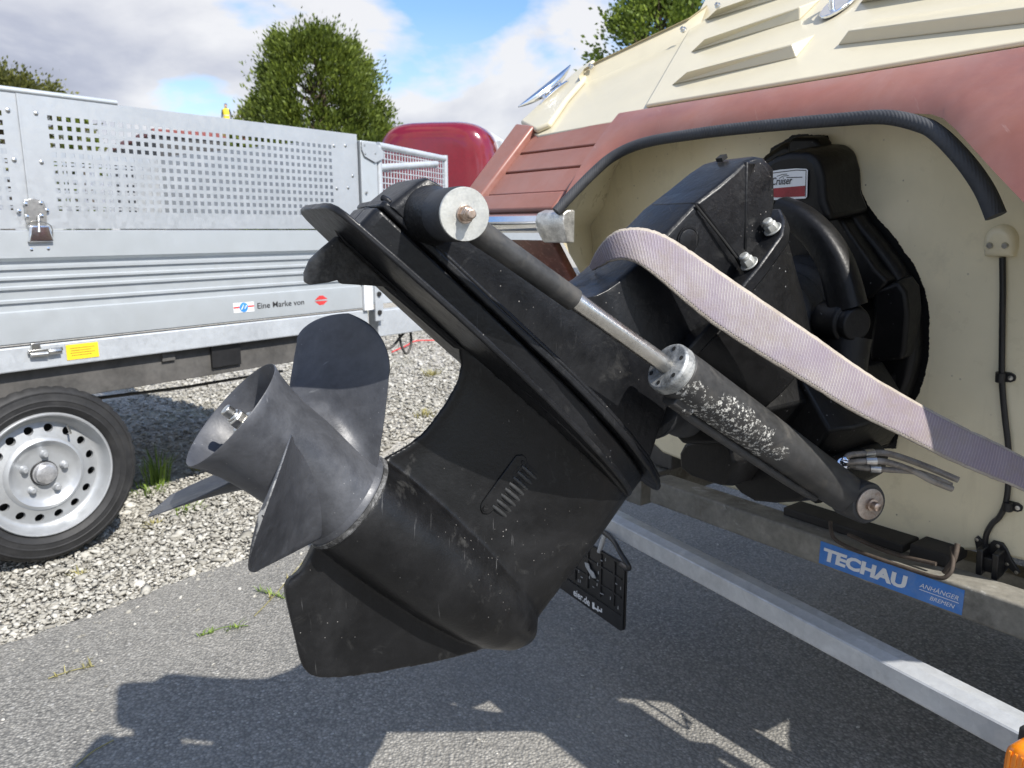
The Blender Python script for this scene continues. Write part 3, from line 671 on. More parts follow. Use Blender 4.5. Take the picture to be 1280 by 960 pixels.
# --- gearcase: strut, bullet and skeg grown together
mb = MB()
mb.lathe(DV(.002, 0), p_, [(0, .0), (0, .0575), (.03, .0595), (.09, .0605), (.16, .0590), (.22, .053), (.26, .044), (.29, .031), (.308, .016), (.314, .006), (.3155, 0)][1:], 40)
TE = [(-.05, .030), (.0, .014), (.05, .000), (.062, .0015), (.075, .008), (.090, .014), (.110, .0185), (.150, .0165), (.180, .010), (.196, .000), (.206, -.014), (.22, -.03)]
LE = [(-.05, .27), (.0, .300), (.03, .303), (.06, .3035), (.14, .304), (.225, .297)]
THK = [(-.05, .020), (.0, .036), (.05, .028), (.10, .0275), (.15, .032), (.19, .037), (.222, .042)]
ip = lambda T, x: float(np.interp(x, [a for a, _ in T], [b for _, b in T]))
rs = []
for q in np.linspace(-.03, .215, 26):
    te, le, th = ip(TE, q), ip(LE, q), ip(THK, q); ch = le - te; R_ = []
    for i in range(33):
        t = i / 32 * 2 - 1; x = (1 - math.cos(math.pi * (1 - abs(t)))) / 2     # 1 at ends? trailing edge first
        x = min(max(x, 0), 1); xx = x ** 1.0
        y = naca(xx, 2 * th) * (1 if t > 0 else -1)
        if i in (0,): y = .0025
        if i == 32: y = -.0025
        if i < 32 or True: R_.append(DV(le - ch * xx, q, y))
    rs.append(R_[:-1])
# (contour runs nose->tail->nose)
rs2 = []
for q in np.linspace(-.03, .215, 26):
    te, le, th = ip(TE, q), ip(LE, q), ip(THK, q); ch = le - te; up_, dn_ = [], []
    for i in range(17):
        x = (1 - math.cos(math.pi * i / 16)) / 2; y = max(naca(x, 2 * th), .0035 if i else 0)
        up_.append(DV(le - ch * x, q, y)); dn_.append(DV(le - ch * x, q, -y))
    rs2.append(up_ + dn_[::-1][:-1])
mb.rings(rs2)
sk = [(.300, -.012), (.262, -.046), (.231, -.080), (.17, -.133), (.135, -.160), (.112, -.174), (.098, -.1765), (.086, -.173), (.078, -.168), (.017, -.121), (.008, -.112), (.006, -.104), (.010, -.090), (.006, -.070), (.001, -.055), (.05, -.02), (.2, 0.)]
th0 = lambda q: .0045 + .0055 * max(0, (q + .18) / .13)
def skp(sg): return [DV(p, q, sg * min(th0(q), .0105)) for p, q in sk]
mb.rings([skp(-1), skp(1)])
gear = mb.build('gearcase', 'gearcase_black', drive, smooth=180, remesh=.0028, relax=7)
c = MB(); c.lathe(DV(-.002, 0), p_, [(0, .0535), (0, .0592), (.0045, .0600), (.0065, .0585)], 48); c.build('gearcase_ring', 'bare_edge', gear, smooth=30)
# cooling water intake
def on_leg(p, q, lift=0.):
    te, le, th = ip(TE, q), ip(LE, q), ip(THK, q); x = (le - p) / (le - te); return DV(p, q, naca(min(max(x, 0.001), 1), 2 * th) - .0012 + lift)
ia = np.array([.1175, .160]); ib = np.array([.1235, .0835]); idr = (ib - ia) / np.linalg.norm(ib - ia); ipr = np.array([-idr[1], idr[0]]); ipr = ipr if ipr[0] > 0 else -ipr
L_ = np.linalg.norm(ib - ia)
ou = []
for (s, t) in ((.002, .0), (L_ - .006, 0), (L_ - .001, .002), (L_ + .003, .008), (L_, .0145), (L_ - .006, .0175), (L_ - .012, .0165), (L_ - .012, .0165), (.004, .0165), (-.002, .0125), (-.003, .006)):
    v = ia + idr * s + ipr * t; ou.append(on_leg(*v, .0030))
c = MB(); c.prism(ou, -w_ * .004); grille = c.build('water_intake', 'gearcase_black', drive, smooth=30, bevel=.0010)
for i in range(8):
    s = .004 + i * (L_ - .018) / 7.2; P = []
    v0 = ia + idr * s + ipr * .0125; v1 = v0 + ipr * .030 + idr * .003
    c = MB(); a, b = on_leg(*v0, .0012), on_leg(*v1, .0006)
    D_ = DV(*idr) - DV(0, 0)
    # raised rib behind each slot, tapering out on the leg
    rr_ = []
    for t_, hgt_, wid_ in ((0., .0046, .0062), (.25, .0052, .0062), (.6, .0040, .0058), (1., .0002, .0040)):
        m_ = a * (1 - t_) + b * t_ + D_ * (.0046 - .0008 * t_); rr_.append([m_ + D_ * wid_ / 2 * math.cos(x_) + w_ * (hgt_ * math.sin(x_) - .0012) for x_ in np.linspace(0, math.pi, 7)])
    c.rings(rr_)
    c.build('intake_rib', 'intake_paint', grille, smooth=60)
    c = MB(); d0 = on_leg(*(v0 - ipr * .001), .0033); c.lathe(d0, w_, [(0, .0027), (.0002, .0027)], 10)
    pr_ = DV(*ipr) - DV(0, 0)
    e_ = on_leg(*(v0 + ipr * .024), .0013)
    c.add([d0 - D_ * .0021, d0 + D_ * .0014, e_ + D_ * .0012, e_ - D_ * .0002], [(0, 1, 2, 3)])
    c.build('intake_slot', 'dark_hole', grille, smooth=0)
vs = ia + idr * (L_ - .004) + ipr * .0075
c = MB(); o = on_leg(*vs, .0031); c.lathe(o, w_, [(0, .0038), (.0012, .0036), (.0013, .0)], 16); scw = c.build('intake_screw', 'gearcase_black', grille, smooth=40)
c = MB(); c.box(o + w_ * .0013, (DV(1, .6) - DV(0, 0)) * .0024, (DV(-.6, 1) - DV(0, 0)) * .0004, w_ * .0002); c.build('screw_slot', 'dark_hole', grille, smooth=0)
# --- anti-ventilation plate
def pq_plate(q0, outline, t, dq=0.):
    pts = [DV(p, q0 + dq * (p + .2), w) for p, w in outline] + [DV(p, q0 + dq * (p + .2), -w) for p, w in outline[::-1]]
    return pts
av = [(-.232, .0), (-.233, .04), (-.2315, .062), (-.227, .075), (-.218, .083), (-.20, .088), (-.15, .099), (-.08, .108), (0, .112), (.06, .109), (.12, .099), (.18, .083), (.23, .063), (.265, .043), (.288, .022), (.298, .004)]
c = MB(); c.prism(pq_plate(.2075, av, 0, .016), q_ * .007); c.build('cavitation_plate', 'drive_black', drive, smooth=30, bevel=.0026, seg=3)
# rib under the plate and trim tab
c = MB(); c.prism([DV(p, q) for p, q in ((-.207, .209), (-.175, .199), (-.12, .199), (-.02, .203), (.0, .212))], w_ * .009); c.v = [tuple(np.array(x) - w_ * .0045) for x in c.v]
c.build('plate_rib', 'drive_black', drive, smooth=30, bevel=.003)
tab = [(-.196, .2045), (-.199, .185), (-.2005, .168), (-.196, .154), (-.190, .1475), (-.184, .1485), (-.172, .163), (-.166, .172), (-.161, .171), (-.150, .180), (-.140, .188), (-.122, .2025), (-.11, .2055)]
c = MB(); nn = len(tab); cen = np.mean(np.array(tab), 0)
ring = lambda k, w: [DV(cen[0] + (p - cen[0]) * k, cen[1] + (q - cen[1]) * k, w * (.45 + .55 * min(1, max(0, (q - .15) / .05)))) for p, q in tab]
c.rings([ring(.9, -.0085), ring(1, -.0055), ring(1, .0055), ring(.9, .0085)])
c.build('trim_tab', 'tab_grey', drive, smooth=50, bevel=.0012)
# --- deck of the gearcase between the two plates, and the splash plate above
dk = [(-.194, .0), (-.194, .040), (-.188, .046), (-.10, .058), (0, .071), (.07, .080), (.13, .078), (.19, .068), (.24, .050), (.28, .028), (.30, .006)]
c = MB(); n2 = len(dk)
r1 = pq_plate(.211, [(p, w * .93) for p, w in dk], 0); r2 = pq_plate(.247, dk, 0)
c.rings([r1, r2]); c.build('gearcase_deck', 'drive_black', drive, smooth=30, bevel=.004, seg=3)
spl = [(-.193, .0), (-.193, .043), (-.19, .048), (-.10, .061), (0, .077), (.07, .090), (.13, .091), (.19, .083), (.25, .064), (.30, .037), (.328, .012), (.332, .002)]
c = MB(); c.prism(pq_plate(.2485, spl, 0), q_ * .0085); c.build('splash_plate', 'drive_black', drive, smooth=30, bevel=.003, seg=3)
# small raised bead along the joint
c = MB(); c.tube([DV(p, .2595, w - .010) for p, w in spl[1:-2]], .0035, 8); c.build('joint_bead', 'drive_black', drive, smooth=60)
# --- drive-shaft housing
mb = MB()
tail = [(-.188, .254), (-.182, .292), (-.178, .302), (-.168, .306), (-.12, .304), (-.06, .303), (.0, .3105), (.014, .3145), (.027, .3215), (.039, .332), (.049, .345), (.0565, .360), (.062, .377), (.0660, .396), (.069, .42), (.0715, .45), (.0775, .515), (.086, .558), (.094, .595), (.101, .618), (.109, .631), (.12, .639), (.14, .640), (.165, .615), (.185, .58), (.195, .53), (.20, .42), (.205, .38), (.24, .30), (.262, .254)]
def hw(p, q):                                # half width of the housing
    base = .052 if q < .33 else .050
    if q > .515: base = .044
    return base
def inset(k, d):
    P = np.array(tail); c_ = np.array([(.05, .30) if x[1] < .33 else (.13, .47) for x in P]); v = c_ - P; l = np.linalg.norm(v, axis=1)[:, None]; return P + v / l * d
rs = []
for s, d in ((-1, .010), (-.985, .005), (-.93, .0015), (-.82, .0), (.82, 0), (.93, .0015), (.985, .005), (1, .010)):
    P = inset(0, d); rs.append([DV(p, q, s * hw(p0, q0)) for (p, q), (p0, q0) in zip(P, tail)])
mb.rings(rs); house = mb.build('driveshaft_housing', 'drive_black', drive, smooth=38, bevel=.0015)
# top cover: a separate casting above the seam, with the chamfered side
cov = [(.0777, .5205), (.0865, .560), (.094, .595), (.100, .617), (.108, .631), (.119, .640), (.14, .643), (.172, .618), (.192, .58), (.20, .5205)]
rs = []
for w, d in ((-.051, .012), (-.047, .005), (-.038, .0005), (.040, .0), (.0465, .0012), (.0502, .006)):
    cc_ = np.array([.135, .56]); rs.append([DV(*(np.array(x) + (cc_ - np.array(x)) / np.linalg.norm(cc_ - np.array(x)) * d), w if x[1] < .6 else w * .86) for x in cov])
c = MB(); c.rings(rs); tc_ = c.build('top_cover', 'drive_black', drive, smooth=32, bevel=.003, seg=3)
c = MB(); c.box(DV(.098, .622, -.006), (DV(.2, 1) - DV(0, 0)) * .0045, w_ * .006, (DV(-1, .3) - DV(0, 0)) * .0025); c.build('cover_notch', 'dark_hole', tc_, smooth=0)
# dark forward facet of the cover
c = MB(); c.prism([DV(.0985, .612, .047), DV(.172, .538, .0535), (DV(.205, .53, .040)), DV(.19, .60, .034), DV(.15, .640, .036), DV(.12, .634, .042)], -w_ * .02); c.build('cover_shoulder', 'drive_black', tc_, smooth=30, bevel=.003)
# plug on the side
o = DV(.103, .484, .0500); c = MB(); c.lathe(o, w_, [(0, .0165), (.0007, .0165), (.0007, .0145), (-.0004, .0143), (.0012, .0135), (.0018, .012), (.0018, 0)][:6], 28); c.build('side_plug', 'drive_black', house, smooth=30)
# seam bead
c = MB(); c.tube([DV(.080, .5195, .0505), DV(.14, .5195, .0535), DV(.195, .5195, .054)], .0016, 6); c.build('cover_seam', 'dark_hole', house, smooth=60)
# --- flange with nuts, bell housing behind it
fl = [(.345, .052), (.36, .066), (.44, .074), (.52, .079), (.575, .076), (.600, .060), (.62, .038)]
c = MB(); pts = [DV(.186, q, w) for q, w in fl] + [DV(.186, q, -w) for q, w in fl[::-1]]; c.prism(pts, p_ * .018); c.build('housing_flange', 'drive_black', drive, smooth=30, bevel=.003)
c = MB(); rs = []
for p, qc, hq, hwid, ex in ((.203, .482, .128, .072, 3.2), (.225, .480, .126, .075, 3.), (.262, .474, .118, .080, 2.6), (.30, .470, .108, .084, 2.3), (.335, .465, .10, .085, 2.)):
    rs.append([DV(p, qc + hq * np.sign(math.sin(t)) * abs(math.sin(t)) ** (2 / ex), hwid * np.sign(math.cos(t)) * abs(math.cos(t)) ** (2 / ex)) for t in np.linspace(0, 2 * math.pi, 49)[:-1]])
c.rings(rs); c.build('bell_housing', 'gimbal_shaded_black', drive, smooth=40, bevel=.003)
nut = None
def hexnut(mb, o, ax, r, h, dome=.004, wr=None):
    ax = np.array(ax) / np.linalg.norm(ax); o = np.array(o)
    mb.lathe(o, ax, [(0, wr or r * 1.35), (.0018, wr or r * 1.35)], 20); mb.lathe(o + ax * .0018, ax, [(0, r), (h * .8, r), (h, r * .86)], 6)
    mb.lathe(o + ax * (.0018 + h), ax, [(0, r * .80), (dome * .8, r * .74), (dome, r * .5)], 18)
for q, w in ((.580, .058), (.522, .064)):
    o = DV(.184, q, w)
    if nut is None:
        c = MB(); hexnut(c, o, -p_, .0085, .009, .006); nut = c.build('flange_nut', 'washer_steel', drive, smooth=30, bevel=.0006); nu0 = o
    else: dup(nut, o - nu0, drive)
# U-joint and exhaust bellows between bell housing and transom
def bellows(a, b, r, n, nm):
    a, b = np.array(a), np.array(b); L = np.linalg.norm(b - a); pr = []
    for i in range(n * 8 + 1):
        t = i / (n * 8); pr.append((t * L, r * (1 + .10 * math.cos(t * n * 2 * math.pi))))
    c = MB(); c.lathe(a, b - a, pr, 32); return c.build(nm, 'rubber', drive, smooth=60)
bellows(DV(.30, .48, 0), BV(0, .86, TB(.86) + .01), .062, 6, 'drive_bellows')
bellows(DV(.235, .325, .0), BV(.035, .66, TB(.66) + .01), .045, 6, 'exhaust_bellows')
# --- trim cylinder on the starboard side
PA = DV(-.149, .278, .14); PB = DV(*DP(1087, 630, .15), .15)
ax = (PB - PA); LA = np.linalg.norm(ax); ax /= LA
cyl = MB()
cyl.lathe(PA - w_ * .029, ax, [(.0, .0150), (.018, .0135), (.06, .0122), (.155, .0120), (.1555, .0115)], 24)
OFF = -w_ * .029
tr = cyl.build('trim_cylinder', 'barrel_paint', drive, smooth=40)
ra, rb = .146, .46
b0 = .338                                     # where the barrel starts along the axis (metres)
def tpar(x, y):                               # distance along the cylinder of a point seen on its line
    best = min(np.linspace(0, LA, 800), key=lambda t: (lambda d: (640 + F * d[0] / (d[1] * cp - d[2] * sp) - x) ** 2)(PA + OFF + ax * t - CAM)); return best
b0 = tpar(836, 458); r0_ = tpar(684, 350); BK = 1.12
OFF = -w_ * .029
c = MB(); c.lathe(PA + OFF, ax, [(r0_, .0098), (b0 + .01, .0098)], 24); c.build('piston_rod', 'rod_steel', tr, smooth=40)
c = MB(); c.lathe(PA + OFF, ax, [(b0 - .004, .0125), (b0 - .004, .0272), (b0 - .001, .0292), (b0 + .010, .0296), (b0 + .011, .0278), (b0 + .014, .0278)], 36); capo = c.build('barrel_end_ring', 'barrel_cap', tr, smooth=30, bevel=.0008)
_, e1, e2 = ortho(ax)
for i in range(6):
    t = i * math.pi / 3 + .4; c = MB(); h0 = PA + OFF + ax * (b0 - .0042) + (e1 * math.cos(t) + e2 * math.sin(t)) * .0215; c.lathe(h0, -ax, [(0, .0028), (.0003, .0028)], 10); c.build('ring_hole', 'dark_hole', capo, smooth=0)
c = MB(); prof = [(b0 + .012, .0288), (b0 + .03, .0292)] + [(b0 + .03 + (LA - b0 - .055) * i / 40, .0292 - .003 * i / 40) for i in range(1, 41)] + [(LA - .012, .0250), (LA + .004, .020)]
c.lathe(PA + OFF, ax, prof, 40)
# port block and pressure pipe under the barrel
dn = -Z - ax * (-Z @ ax); dn /= np.linalg.norm(dn)
c.rings([[PA + OFF + ax * (b0 + .022 + t) + dn * d_ * (1) + w_ * ww for d_, ww in ((.015, .016), (.034, .011), (.037, 0), (.034, -.011), (.015, -.016))] for t in (0, .03)])
bar = c.build('cylinder_barrel', 'barrel_paint', tr, smooth=45, bevel=.002)
at = bar.data.attributes.new('wear', 'FLOAT', 'POINT'); base_ = np.array(ROOT[bar.name])
for i, v in enumerate(bar.data.vertices):
    d = np.array(v.co) + base_ - (PA + OFF); t = d @ ax; rr = d - ax * t; l = np.linalg.norm(rr) + 1e-9
    side = (rr / l) @ (w_ * .8 + dn * .6); s_ = (t - b0) / (LA - b0)
    at.data[i].value = max(0, side) * max(0, 1.15 - abs(s_ - .28) * 2.6) if s_ < .9 else .05
c = MB(); pp = [PA + OFF + ax * (b0 + .048) + dn * .031, PA + OFF + ax * (b0 + .07) + dn * .033, PA + OFF + ax * (LA - .12) + dn * .031, PA + OFF + ax * (LA - .06) + dn * .028]
c.tube(smooth_path(pp, 5), .0055, 10); c.build('pressure_pipe', 'barrel_paint', tr, smooth=60)
# pivots
pin = np.array([.30, -.95, .05]); pin /= np.linalg.norm(pin)
c = MB(); c.lathe(DV(-.149, .278, .035), w_, [(0, .034), (.012, .031), (.032, .027), (.050, .0250), (.056, .0245)], 36)
c.build('pivot_boss', 'rough_black', drive, smooth=60)
c = MB(); c.lathe(DV(-.149, .278, .088), w_, [(0, .0235), (.003, .0252), (.040, .0252), (.043, .0246), (.046, .0236), (.0465, .010)], 40); eye = c.build('rod_eye', 'rubber', tr, smooth=35)
c = MB(); wo = DV(-.149, .278, .1345); c.lathe(wo, w_, [(0, .0238), (.0004, .0242), (.0026, .0242), (.003, .0238), (.003, .004)], 44); wsh = c.build('pivot_washer', 'washer_steel', tr, smooth=30)
c = MB(); hexnut(c, wo + w_ * .003, w_, .0072, .007, .003, .0085); c.lathe(wo + w_ * .012, w_, [(0, .0045), (.007, .0045), (.0078, .0036)], 16); c.build('pivot_nut', 'bolt_bronze', wsh, smooth=30, bevel=.0005)
c = MB(); c.lathe(PB - pin * .045, pin, [(0, .026), (.004, .0275), (.040, .0275), (.044, .0255), (.0445, .01)], 36); c.build('barrel_eye', 'barrel_paint', tr, smooth=35)
c = MB(); wo2 = PB - pin * .0005; c.lathe(wo2, pin, [(0, .0205), (.0005, .0208), (.0022, .0205), (.003, .018), (.003, .004)], 40); w2 = c.build('pivot_washer', 'rusty_washer', tr, smooth=40)
c = MB(); c.lathe(wo2 + pin * .003, pin, [(0, .0085), (.004, .0082), (.0045, .0055), (.012, .0055), (.0128, .0045)], 14); c.build('pivot_nut', 'bolt_bronze', w2, smooth=40)
# --- loose hydraulic hoses by the fore pivot
hz = [(1052, 582, .62, .10), ]
def hose(P, r, nm, crimp):
    c = MB(); path = smooth_path(P, 7); c.tube(path, r, 10); h = c.build(nm, 'rust_hose', drive, smooth=60)
    d = MB(); a, b = path[crimp], path[crimp + 3]; d.cyl(a, b, r * 1.35, 16); d.build('hose_crimp', 'steel', h, smooth=30); return h
mat('rust_hose', (.24, .21, .18), .42, .35, .25, 40, .0005, 200, extra=lambda c: dusty(c, .6, (.42, .40, .37), .4, .65, 40))
bz = lambda x, y, o: on_transom(x, y, o)
hose([bz(1054, 581, .30), bz(1060, 570, .29), bz(1080, 567, .27), bz(1110, 567, .24), bz(1150, 580, .21), bz(1198, 600, .19)], .0042, 'hydraulic_hose', 14)
hose([bz(1056, 579, .30), bz(1075, 577, .28), bz(1105, 577, .26), bz(1140, 588, .24), bz(1165, 601, .22), bz(1190, 611, .20)], .0042, 'hydraulic_hose', 9)
hose([bz(1056, 581, .29), bz(1080, 585, .26), bz(1110, 587, .24), bz(1145, 590, .21), bz(1170, 598, .19), bz(1188, 606, .17)], .0040, 'hydraulic_hose', 9)
c = MB(); o = bz(1052, 581, .30); hexnut(c, o + fb * .006, -fb * .5 + Z * .6 + sb * .4, .0062, .008, .004); c.build('hose_fitting', 'chrome', drive, smooth=30)
# --- gimbal housing on the transom with its ragged coat of black paint
gp = [(982, 177), (990, 172), (1008, 170), (1035, 172), (1037, 182), (1040, 191), (1055, 193), (1068, 199), (1071, 215), (1075, 240), (1084, 258), (1095, 274), (1116, 298), (1136, 325), (1148, 346), (1155, 366), (1158, 384), (1160, 402), (1160.5, 425), (1159, 447), (1153, 472), (1145, 494), (1134, 510), (1121, 520), (1122, 540), (1119, 558), (1100, 559), (1075, 563), (1060, 572)]
gl = [uz(on_transom(*a)) for a in gp]
gl = [(u, z) for u, z, _ in gl]; gc = -.012
out_ = [(u, z) for u, z in gl] + [(.05, .56), (.0, .545), (-.06, .56)] + [(2 * gc - u, z) for u, z in gl[::-1][1:-4]]
def ragged(o, step, amp, grow=0.):
    P = np.array(o + [o[0]]); res = []
    for a, b in zip(P[:-1], P[1:]):
        m = max(1, int(np.linalg.norm(b - a) / step))
        for i in range(m): res.append(a + (b - a) * i / m)
    res = np.array(res); c_ = res.mean(0); v = res - c_; l = np.linalg.norm(v, axis=1)[:, None]
    return res + v / l * (grow + amp * rng.normal(size=len(res))[:, None] * .12 + amp * np.array([mnoise.noise(Vector((x * 38, y * 38, 1.))) + .5 * mnoise.noise(Vector((x * 150, y * 150, 4.))) + .9 * max(0, mnoise.noise(Vector((x * 90, y * 90, 9.))) - .25) for x, y in res])[:, None])
def TRV(u, z, o): return BV(u, z, TB(z)) - TP[1] * o
c = MB(); c.prism([TRV(u, z, .0016) for u, z in ragged(out_, .0018, .0022, .003)], TP[1] * .001); c.build('paint_edge', 'gimbal_shaded_black', drive, smooth=0)
c = MB(); ii = ragged(out_, .02, 0, -.006)
c.rings([[TRV(u, z, .0) for u, z in ii], [TRV(u, z, .022) for u, z in ii], [TRV(gc + (u - gc) * .96, .8 + (z - .8) * .97, .030) for u, z in ii]]); gim = c.build('gimbal_housing', 'gimbal_shaded_black', drive, smooth=45, bevel=.003)
# raised upper boss that carries the badge, shoulder band, cheek block
def slab(pts, o0, o1, nm, par=drive, m='gimbal_shaded_black', bev=.006, taper=.93):
    P = [on_transom(x, y, o1) for x, y in pts]; cen = np.mean(P, 0); c = MB()
    Q = [cen + (p - cen) / taper - TP[1] * (o0 - o1) for p in P]
    c.rings([Q, P]); return c.build(nm, m, par, smooth=40, bevel=bev, seg=3)
slab([(950, 212), (956, 202), (968, 195), (985, 190), (1010, 190), (1022, 200), (1028, 222), (1030, 250), (1040, 275), (1020, 280), (990, 262), (962, 256), (940, 250)], .0, .105, 'gimbal_boss', bev=.012)
slab([(984, 178), (990, 172), (1018, 172), (1024, 180), (1026, 194), (984, 194)], .0, .035, 'gimbal_boss_cap', bev=.006)
slab([(1090, 364), (1122, 352), (1132, 366), (1135, 392), (1131, 440), (1127, 450), (1088, 452), (1086, 436), (1091, 400)], .01, .052, 'gimbal_cheek')
slab([(1000, 250), (1034, 246), (1062, 290), (1094, 336), (1110, 352), (1090, 372), (1066, 380), (1052, 336), (1030, 298)], .01, .055, 'gimbal_shoulder')
slab([(1040, 470), (1110, 470), (1112, 540), (1060, 552), (1030, 520)], .01, .05, 'gimbal_lower_plate')
# gimbal ring: curved arm with its steering hub
arm = [(975, 262, .17), (1000, 274, .175), (1024, 296, .18), (1042, 324, .185), (1052, 352, .19), (1060, 385, .195)]
c = MB(); P = smooth_path([on_transom(*a) for a in arm], 6); rs = []
for i, pnt in enumerate(P):
    t = P[min(i + 1, len(P) - 1)] - P[max(i - 1, 0)]; t /= np.linalg.norm(t); s = np.cross(t, TP[1]); s /= np.linalg.norm(s); wd = .019 + .006 * i / len(P)
    rs.append([pnt + s * wd * np.sign(math.cos(a)) * abs(math.cos(a)) ** .6 - TP[1] * .020 * np.sign(math.sin(a)) * abs(math.sin(a)) ** .6 for a in np.linspace(0, 2 * math.pi, 17)[:-1]])
c.rings(rs); ring_ = c.build('gimbal_ring', 'gimbal_shaded_black', drive, smooth=50)
c = MB(); ho = on_transom(1060, 402, .185); c.lathe(ho - sb * .03, sb * .9 - fb * .35, [(0, .030), (.04, .030), (.046, .028), (.047, .0235), (.056, .0235), (.060, .021), (.0605, .0)][:-1], 32); c.build('gimbal_hub', 'gimbal_shaded_black', ring_, smooth=35, bevel=.0015)
c = MB(); c.lathe(on_transom(1034, 401, .21), sb * .6 - fb * .8, [(0, .0042), (.004, .004), (.006, .002)], 12); c.build('grease_nipple', 'steel', ring_, smooth=40)
# lower arms of the ring that carry the fore pivot
c = MB(); c.tube(smooth_path([on_transom(1062, 420, .19), on_transom(1030, 500, .22), BV(-.02, .66, .66), PB - w_ * .075], 6), [.03] * 6 + [.028] * 6 + [.026] * 7, 14); c.build('ring_arm', 'gimbal_shaded_black', ring_, smooth=60)
c = MB(); c.lathe(PB - w_ * .30, w_, [(0, .018), (.26, .018)], 20); c.build('pivot_shaft', 'gimbal_shaded_black', drive, smooth=40)
# shift and exhaust bosses under the bell housing
def lump(pts, b0, b1, nm, k=.86):
    pl0 = (BV(0, .6, b0), fb); P = [U(x, y, *pl0) for x, y in pts]; cen = np.mean(P, 0); c = MB(); d = fb * (b1 - b0)
    c.rings([[cen + (p - cen) * k for p in P], [p + d * .18 for p in P], [p + d for p in P]]); return c.build(nm, 'gimbal_shaded_black', drive, smooth=50, bevel=.004, seg=3)
lump([(845, 566), (852, 552), (870, 546), (915, 545), (925, 580), (905, 612), (885, 606), (862, 598), (846, 586)], .50, .62, 'shift_cover')
lump([(908, 592), (914, 582), (930, 574), (960, 572), (1012, 580), (1026, 598), (1020, 622), (1004, 631), (970, 633), (940, 630), (920, 618), (908, 604)], .56, .74, 'lower_exhaust_cover')
lump([(826, 500), (850, 470), (905, 470), (930, 520), (905, 560), (850, 560), (832, 540)], .46, .64, 'exhaust_elbow')
lump([(900, 470), (1010, 470), (1050, 540), (1020, 585), (930, 575), (890, 530)], .60, .80, 'swivel_housing')
# maker's badge on the boss
bo = lambda x, y: on_transom(x, y, .107)
bdg = [(959, 215), (975, 212), (995, 210.5), (1008, 211), (1010, 213), (1009, 246), (1007, 248), (985, 249), (966, 250), (956, 232)]
c = MB(); c.prism([bo(*a) for a in bdg], -TP[1] * .0012); badge = c.build('maker_badge', 'sticker_white', drive, smooth=0)
bo2 = lambda x, y: on_transom(x, y, .1085)
c = MB(); c.face([bo2(*a) for a in ((960, 236), (1006.5, 232), (1006, 245.5), (968, 247))]); c.build('badge_band', 'badge_red', badge, smooth=0, recalc=False)
c = MB()
def strip2(pts, wd): 
    P = [bo2(*a) for a in pts]; 
    for a, b in zip(P[:-1], P[1:]):
        s = np.cross(b - a, TP[1]); s = s / np.linalg.norm(s) * wd; c.add([a - s, b - s, b + s, a + s], [(0, 1, 2, 3)])
strip2([(960.5, 217), (995, 212.6), (1007.6, 213), (1006.6, 246)], .0006); strip2([(971, 220.5), (978, 218), (984, 217.5)], .0005); strip2([(974, 223), (979, 220), (986, 219.4)], .0005); strip2([(983, 222), (1003, 221.5)], .0006)
c.build('badge_border', 'lettering_black', badge, smooth=0, recalc=False)
ro = bo2(963, 231); text_part('MerCruiser', bo2(951, 232), bo2(1003, 229) - bo2(951, 232), ud, .0115, 'badge_lettering', 'lettering_black', badge, .0006, .3, .72, .012)
# --- propeller
prop = MB()
prop.lathe(DV(0, 0), p_, [(-.012, .030), (-.012, .052), (-.004, .0575), (-.001, .0575), (-.001, .030)], 40)
prop.lathe(DV(0, 0), p_, [(-.006, .0545), (-.03, .0530), (-.06, .0525), (-.10, .0535), (-.125, .0560), (-.145, .0605), (-.156, .0645), (-.1575, .0640), (-.156, .0625), (-.14, .0570), (-.12, .0510), (-.09, .0475), (-.03, .047)], 56, cap=False)
prop.lathe(DV(0, 0), p_, [(-.135, .010), (-.135, .024), (-.13, .027), (-.02, .028)], 28)
for t in (0.4, 2.5, 4.6):
    d = q_ * math.cos(t) + w_ * math.sin(t); prop.box(DV(-.075, 0) + d * .038, p_ * .05, d * .012, np.cross(p_, d) * .003)
hub = prop.build('propeller', 'propeller_grey', drive, smooth=40)
PH0, PITCH_, PP0, RAKE, SKEW, H0, RT, RC, HR = -.1807, .4649, -.0586, -.0518, -.1241, .0708, .1660, .1359, .16
